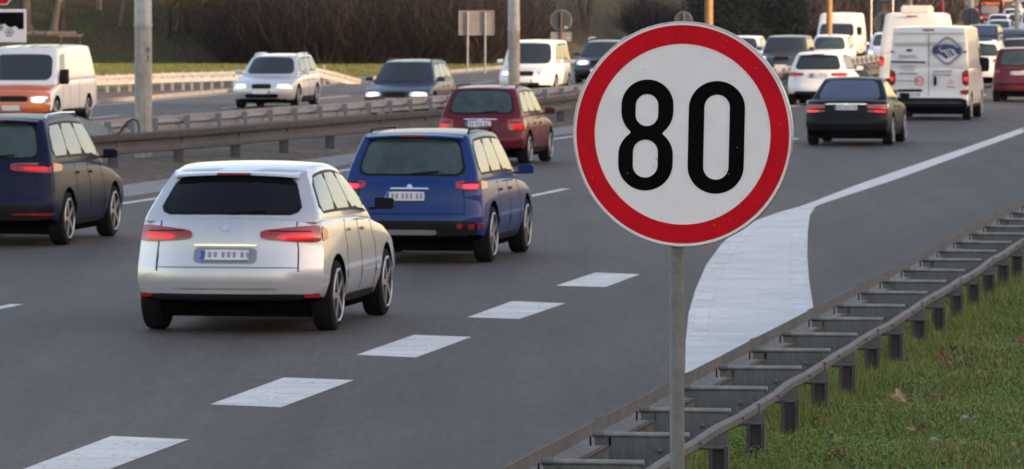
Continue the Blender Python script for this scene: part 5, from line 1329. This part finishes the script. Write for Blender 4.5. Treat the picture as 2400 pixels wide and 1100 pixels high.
spots = [(1955, 1085, 0, 1.5), (1960, 1028, 1, 1.2), (1845, 1018, 2, 1.4), (2015, 1042, 1, .9), (2105, 1062, 0, .9), (2137, 1007, 1, .9), (2160, 1005, 0, 1.1), (2048, 995, 3, .6), (2190, 1055, 1, 1.0), (2205, 1058, 0, .8), (2222, 1075, 0, .9), (2252, 1078, 1, .7),
    (2257, 988, 3, 1.1), (2188, 1030, 3, .9), (2250, 1042, 1, .8), (2085, 880, 3, .9), (2065, 925, 2, .8), (2090, 928, 2, .8), (2060, 905, 0, .7), (2105, 903, 3, .9), (2155, 890, 2, 1.0), (2150, 878, 3, .7), (2170, 847, 1, 1.1), (2210, 840, 0, 1.8), (2232, 832, 2, 1.5), (2222, 858, 2, 1.2), (2250, 842, 1, .8),
    (2265, 842, 0, .9), (2290, 877, 1, .9), (2305, 868, 3, 1.2), (2240, 880, 3, .7), (2190, 925, 0, 1.), (2145, 925, 1, .7), (2310, 812, 0, .9), (2340, 848, 1, .7), (2392, 803, 0, 1.6), (2395, 842, 2, .9), (2280, 958, 1, .5), (2361, 990, 2, .7), (2368, 1058, 2, .6), (1910, 990, 2, .7), (1930, 955, 1, .8), (2000, 912, 0, .8), (1965, 970, 3, .7), (2205, 1003, 2, .7), (2120, 1020, 3, .5), (2300, 895, 2, .5), (2345, 760, 0, .8), (2370, 700, 2, .7), (2215, 1090, 2, .8), (2300, 1060, 0, .7), (2330, 920, 1, .5)]
NAMED = {(2170, 847): 'curled tan leaf left of the big brown ones, up the grass', (2210, 840): 'biggest brown leaf, lying in the upper middle of the grass', (2232, 832): 'dark leaf propped behind the biggest brown leaf',
    (2222, 858): 'dark small leaf just in front of the biggest brown leaf', (1955, 1085): 'brown leaf at the bottom edge among bright green weeds', (1960, 1028): 'tan leaf standing above the bright green weeds near the bottom',
    (1845, 1018): 'dark leaf at the foot of a guardrail post', (2160, 1005): 'brown leaf lying in the grass in front of the large pale curled leaf', (2190, 1055): 'tan leaf low in the middle of the grass near the bottom',
    (2222, 1075): 'brown leaf nearest the bottom edge, right of the weeds', (2257, 988): 'ashen flat leaf right of the large pale curled leaf', (2305, 868): 'ashen leaf in the upper right part of the grass',
    (2392, 803): 'large brown leaf touching the right edge of the view', (2190, 925): 'brown leaf right behind the large pale curled leaf', (2015, 1042): 'tan leaf between the weeds and the posts'}
litter = MB(); used = set()
for k, (px, py, kd, scl) in enumerate(spots):
    p = at(px, py, .26); z = gz(p.x, p.y) + .02; r = random.Random(k); rot = (r.uniform(-.9, .9), r.uniform(-.9, .9), r.uniform(0, 6.28))
    if (px, py) not in NAMED:
        mt = Matrix.Translation((p.x, p.y, z)) @ Matrix.Rotation(rot[2], 4, 'Z') @ Matrix.Rotation(rot[1], 4, 'Y') @ Matrix.Rotation(rot[0], 4, 'X') @ Matrix.Scale(scl, 4)
        me = LM[kd].data; litter.add([mt @ v.co for v in me.vertices], [tuple(f.vertices) for f in me.polygons], kd); continue
    o = LM[kd] if kd not in used else LM[kd].copy()
    if kd in used: COL.objects.link(o)
    used.add(kd); o.location = (p.x, p.y, z); o.scale = (scl,) * 3; o.rotation_euler = rot
    tag(o, NAMED[(px, py)], 'leaf', 'dead leaves lying on the grass')
rl = random.Random(77)
for k in range(620):
    p = at(rl.uniform(1620, 2420), rl.uniform(560, 1110), .26); c_, a_ = to_ca(p)
    if c_ < C_RAIL + .25: continue
    kd = rl.randint(0, 3); mt = Matrix.Translation((p.x, p.y, gz(p.x, p.y) + .025)) @ Matrix.Rotation(rl.uniform(0, 6.28), 4, 'Z') @ Matrix.Rotation(rl.uniform(-.8, .8), 4, 'Y') @ Matrix.Rotation(rl.uniform(-.8, .8), 4, 'X') @ Matrix.Scale(rl.uniform(.2, .6), 4)
    me = LM[kd].data; litter.add([mt @ v.co for v in me.vertices], [tuple(f.vertices) for f in me.polygons], kd)
tag(litter.build('leaf_litter', [l.data.materials[0] for l in LM]), 'small crumbled dead leaves strewn over the grass', 'leaves', kind='stuff')
p = at(2112, 945, .26); bl = leaf_mesh('fallen_leaf', .13, M['leaf_pale'], .9, 9, 5); bl.location = (p.x, p.y, gz(p.x, p.y) + .07); bl.rotation_euler = (rad(-75), rad(35), rad(20)); bl.scale = (.62, .62, .62)
tag(bl, 'large pale curled leaf standing up in the middle of the grass', 'leaf')

# sunlit grass tufts on the far verge and the bank
def far_grass(name, label, x0, x1, Y0, Y1, n, h, w, seed):
    r = np.random.RandomState(seed); Y = r.uniform(Y0, Y1, n); q = r.uniform(x0, x1, n); X = (q - 1200) / F * Y
    c = X * CV.x + Y * CV.y; a = X * DV.x + Y * DV.y; k = (c < -38.9) & (r.rand(n) < .35 + .65 * patchy(X, Y, 1.1, seed)); X, Y, c, a = X[k], Y[k], c[k], a[k]
    Z = ground_z(c, a); N = len(X); th = r.uniform(0, 2 * pi, N); H_ = r.uniform(.4, 1.3, N) * h; W_ = w * r.uniform(.5, 1.4, N)
    dx, dy = np.cos(th) * W_, np.sin(th) * W_; lx, ly = r.normal(size=N) * H_ * .5, r.normal(size=N) * H_ * .5
    V_ = stack((X - dx, Y - dy, Z), (X + dx, Y + dy, Z), (X + lx, Y + ly, Z + H_)).reshape(-1, 3)
    tag(fast_mesh(name, V_, np.arange(3 * N).reshape(-1, 3), M['verge_blade']), label, 'grass', kind='stuff')
M['verge_blade'] = leafmat('verge_blades', [(.07, .10, .02), (.13, .15, .035), (.09, .12, .03), (.18, .18, .05), (.12, .09, .04)])
far_grass('grass', 'short grass of the flat far verge behind the pale guardrail', 150, 1260, 190, 253, 160000, .07, .012, 31)
far_grass('grass', 'patchy grass and leaves on the wooded bank', -40, 1700, 246, 268, 90000, .09, .014, 32)
far_grass('grass', 'grass strip beyond the oncoming lanes at the right', 1690, 2290, 300, 520, 60000, .14, .03, 33)

# ------------------------------------------------------------------ evening haze over the far traffic
b = MB(); b.box((150, 1300, 29), (1500, 3900, 66)); hz = b.build('haze', [])
hm = bpy.data.materials.new('haze_air'); hm.use_nodes = True; hn = hm.node_tree
hn.nodes.remove(hn.nodes['Principled BSDF']); pv = hn.nodes.new('ShaderNodeVolumePrincipled')
pv.inputs['Color'].default_value = (.86, .88, .94, 1); pv.inputs['Density'].default_value = .00005; pv.inputs['Anisotropy'].default_value = .2
hn.links.new(pv.outputs[0], hn.nodes['Material Output'].inputs['Volume']); hz.data.materials.clear(); hz.data.materials.append(hm)
tag(hz, 'thin pale evening haze over the road', 'haze', kind='stuff')

r_t = np.random.RandomState(41); n_ = 42000; a = 30 + 50 * r_t.rand(n_); c = C_RAIL + .45 + r_t.normal(size=n_) * .22
k_ = patchy(c * 3, a, 2.4, 1.1) > .35; a, c = a[k_], c[k_]; X = c * CV.x + a * DV.x; Y = c * CV.y + a * DV.y; Z = ground_z(c, a); N = len(X)
H_ = r_t.uniform(.05, .15, N); th = r_t.uniform(0, 2 * pi, N); W_ = r_t.uniform(.002, .004, N); lx, ly = r_t.normal(size=N) * H_ * .45, r_t.normal(size=N) * H_ * .45
dx, dy = np.cos(th) * W_, np.sin(th) * W_
V_ = stack((X - dx, Y - dy, Z), (X + dx, Y + dy, Z), (X + lx, Y + ly, Z + H_)).reshape(-1, 3)
tag(fast_mesh('grass', V_, np.arange(3 * N).reshape(-1, 3), M['blade']), 'taller uneven grass around the feet of the near guardrail posts', 'grass', kind='stuff')
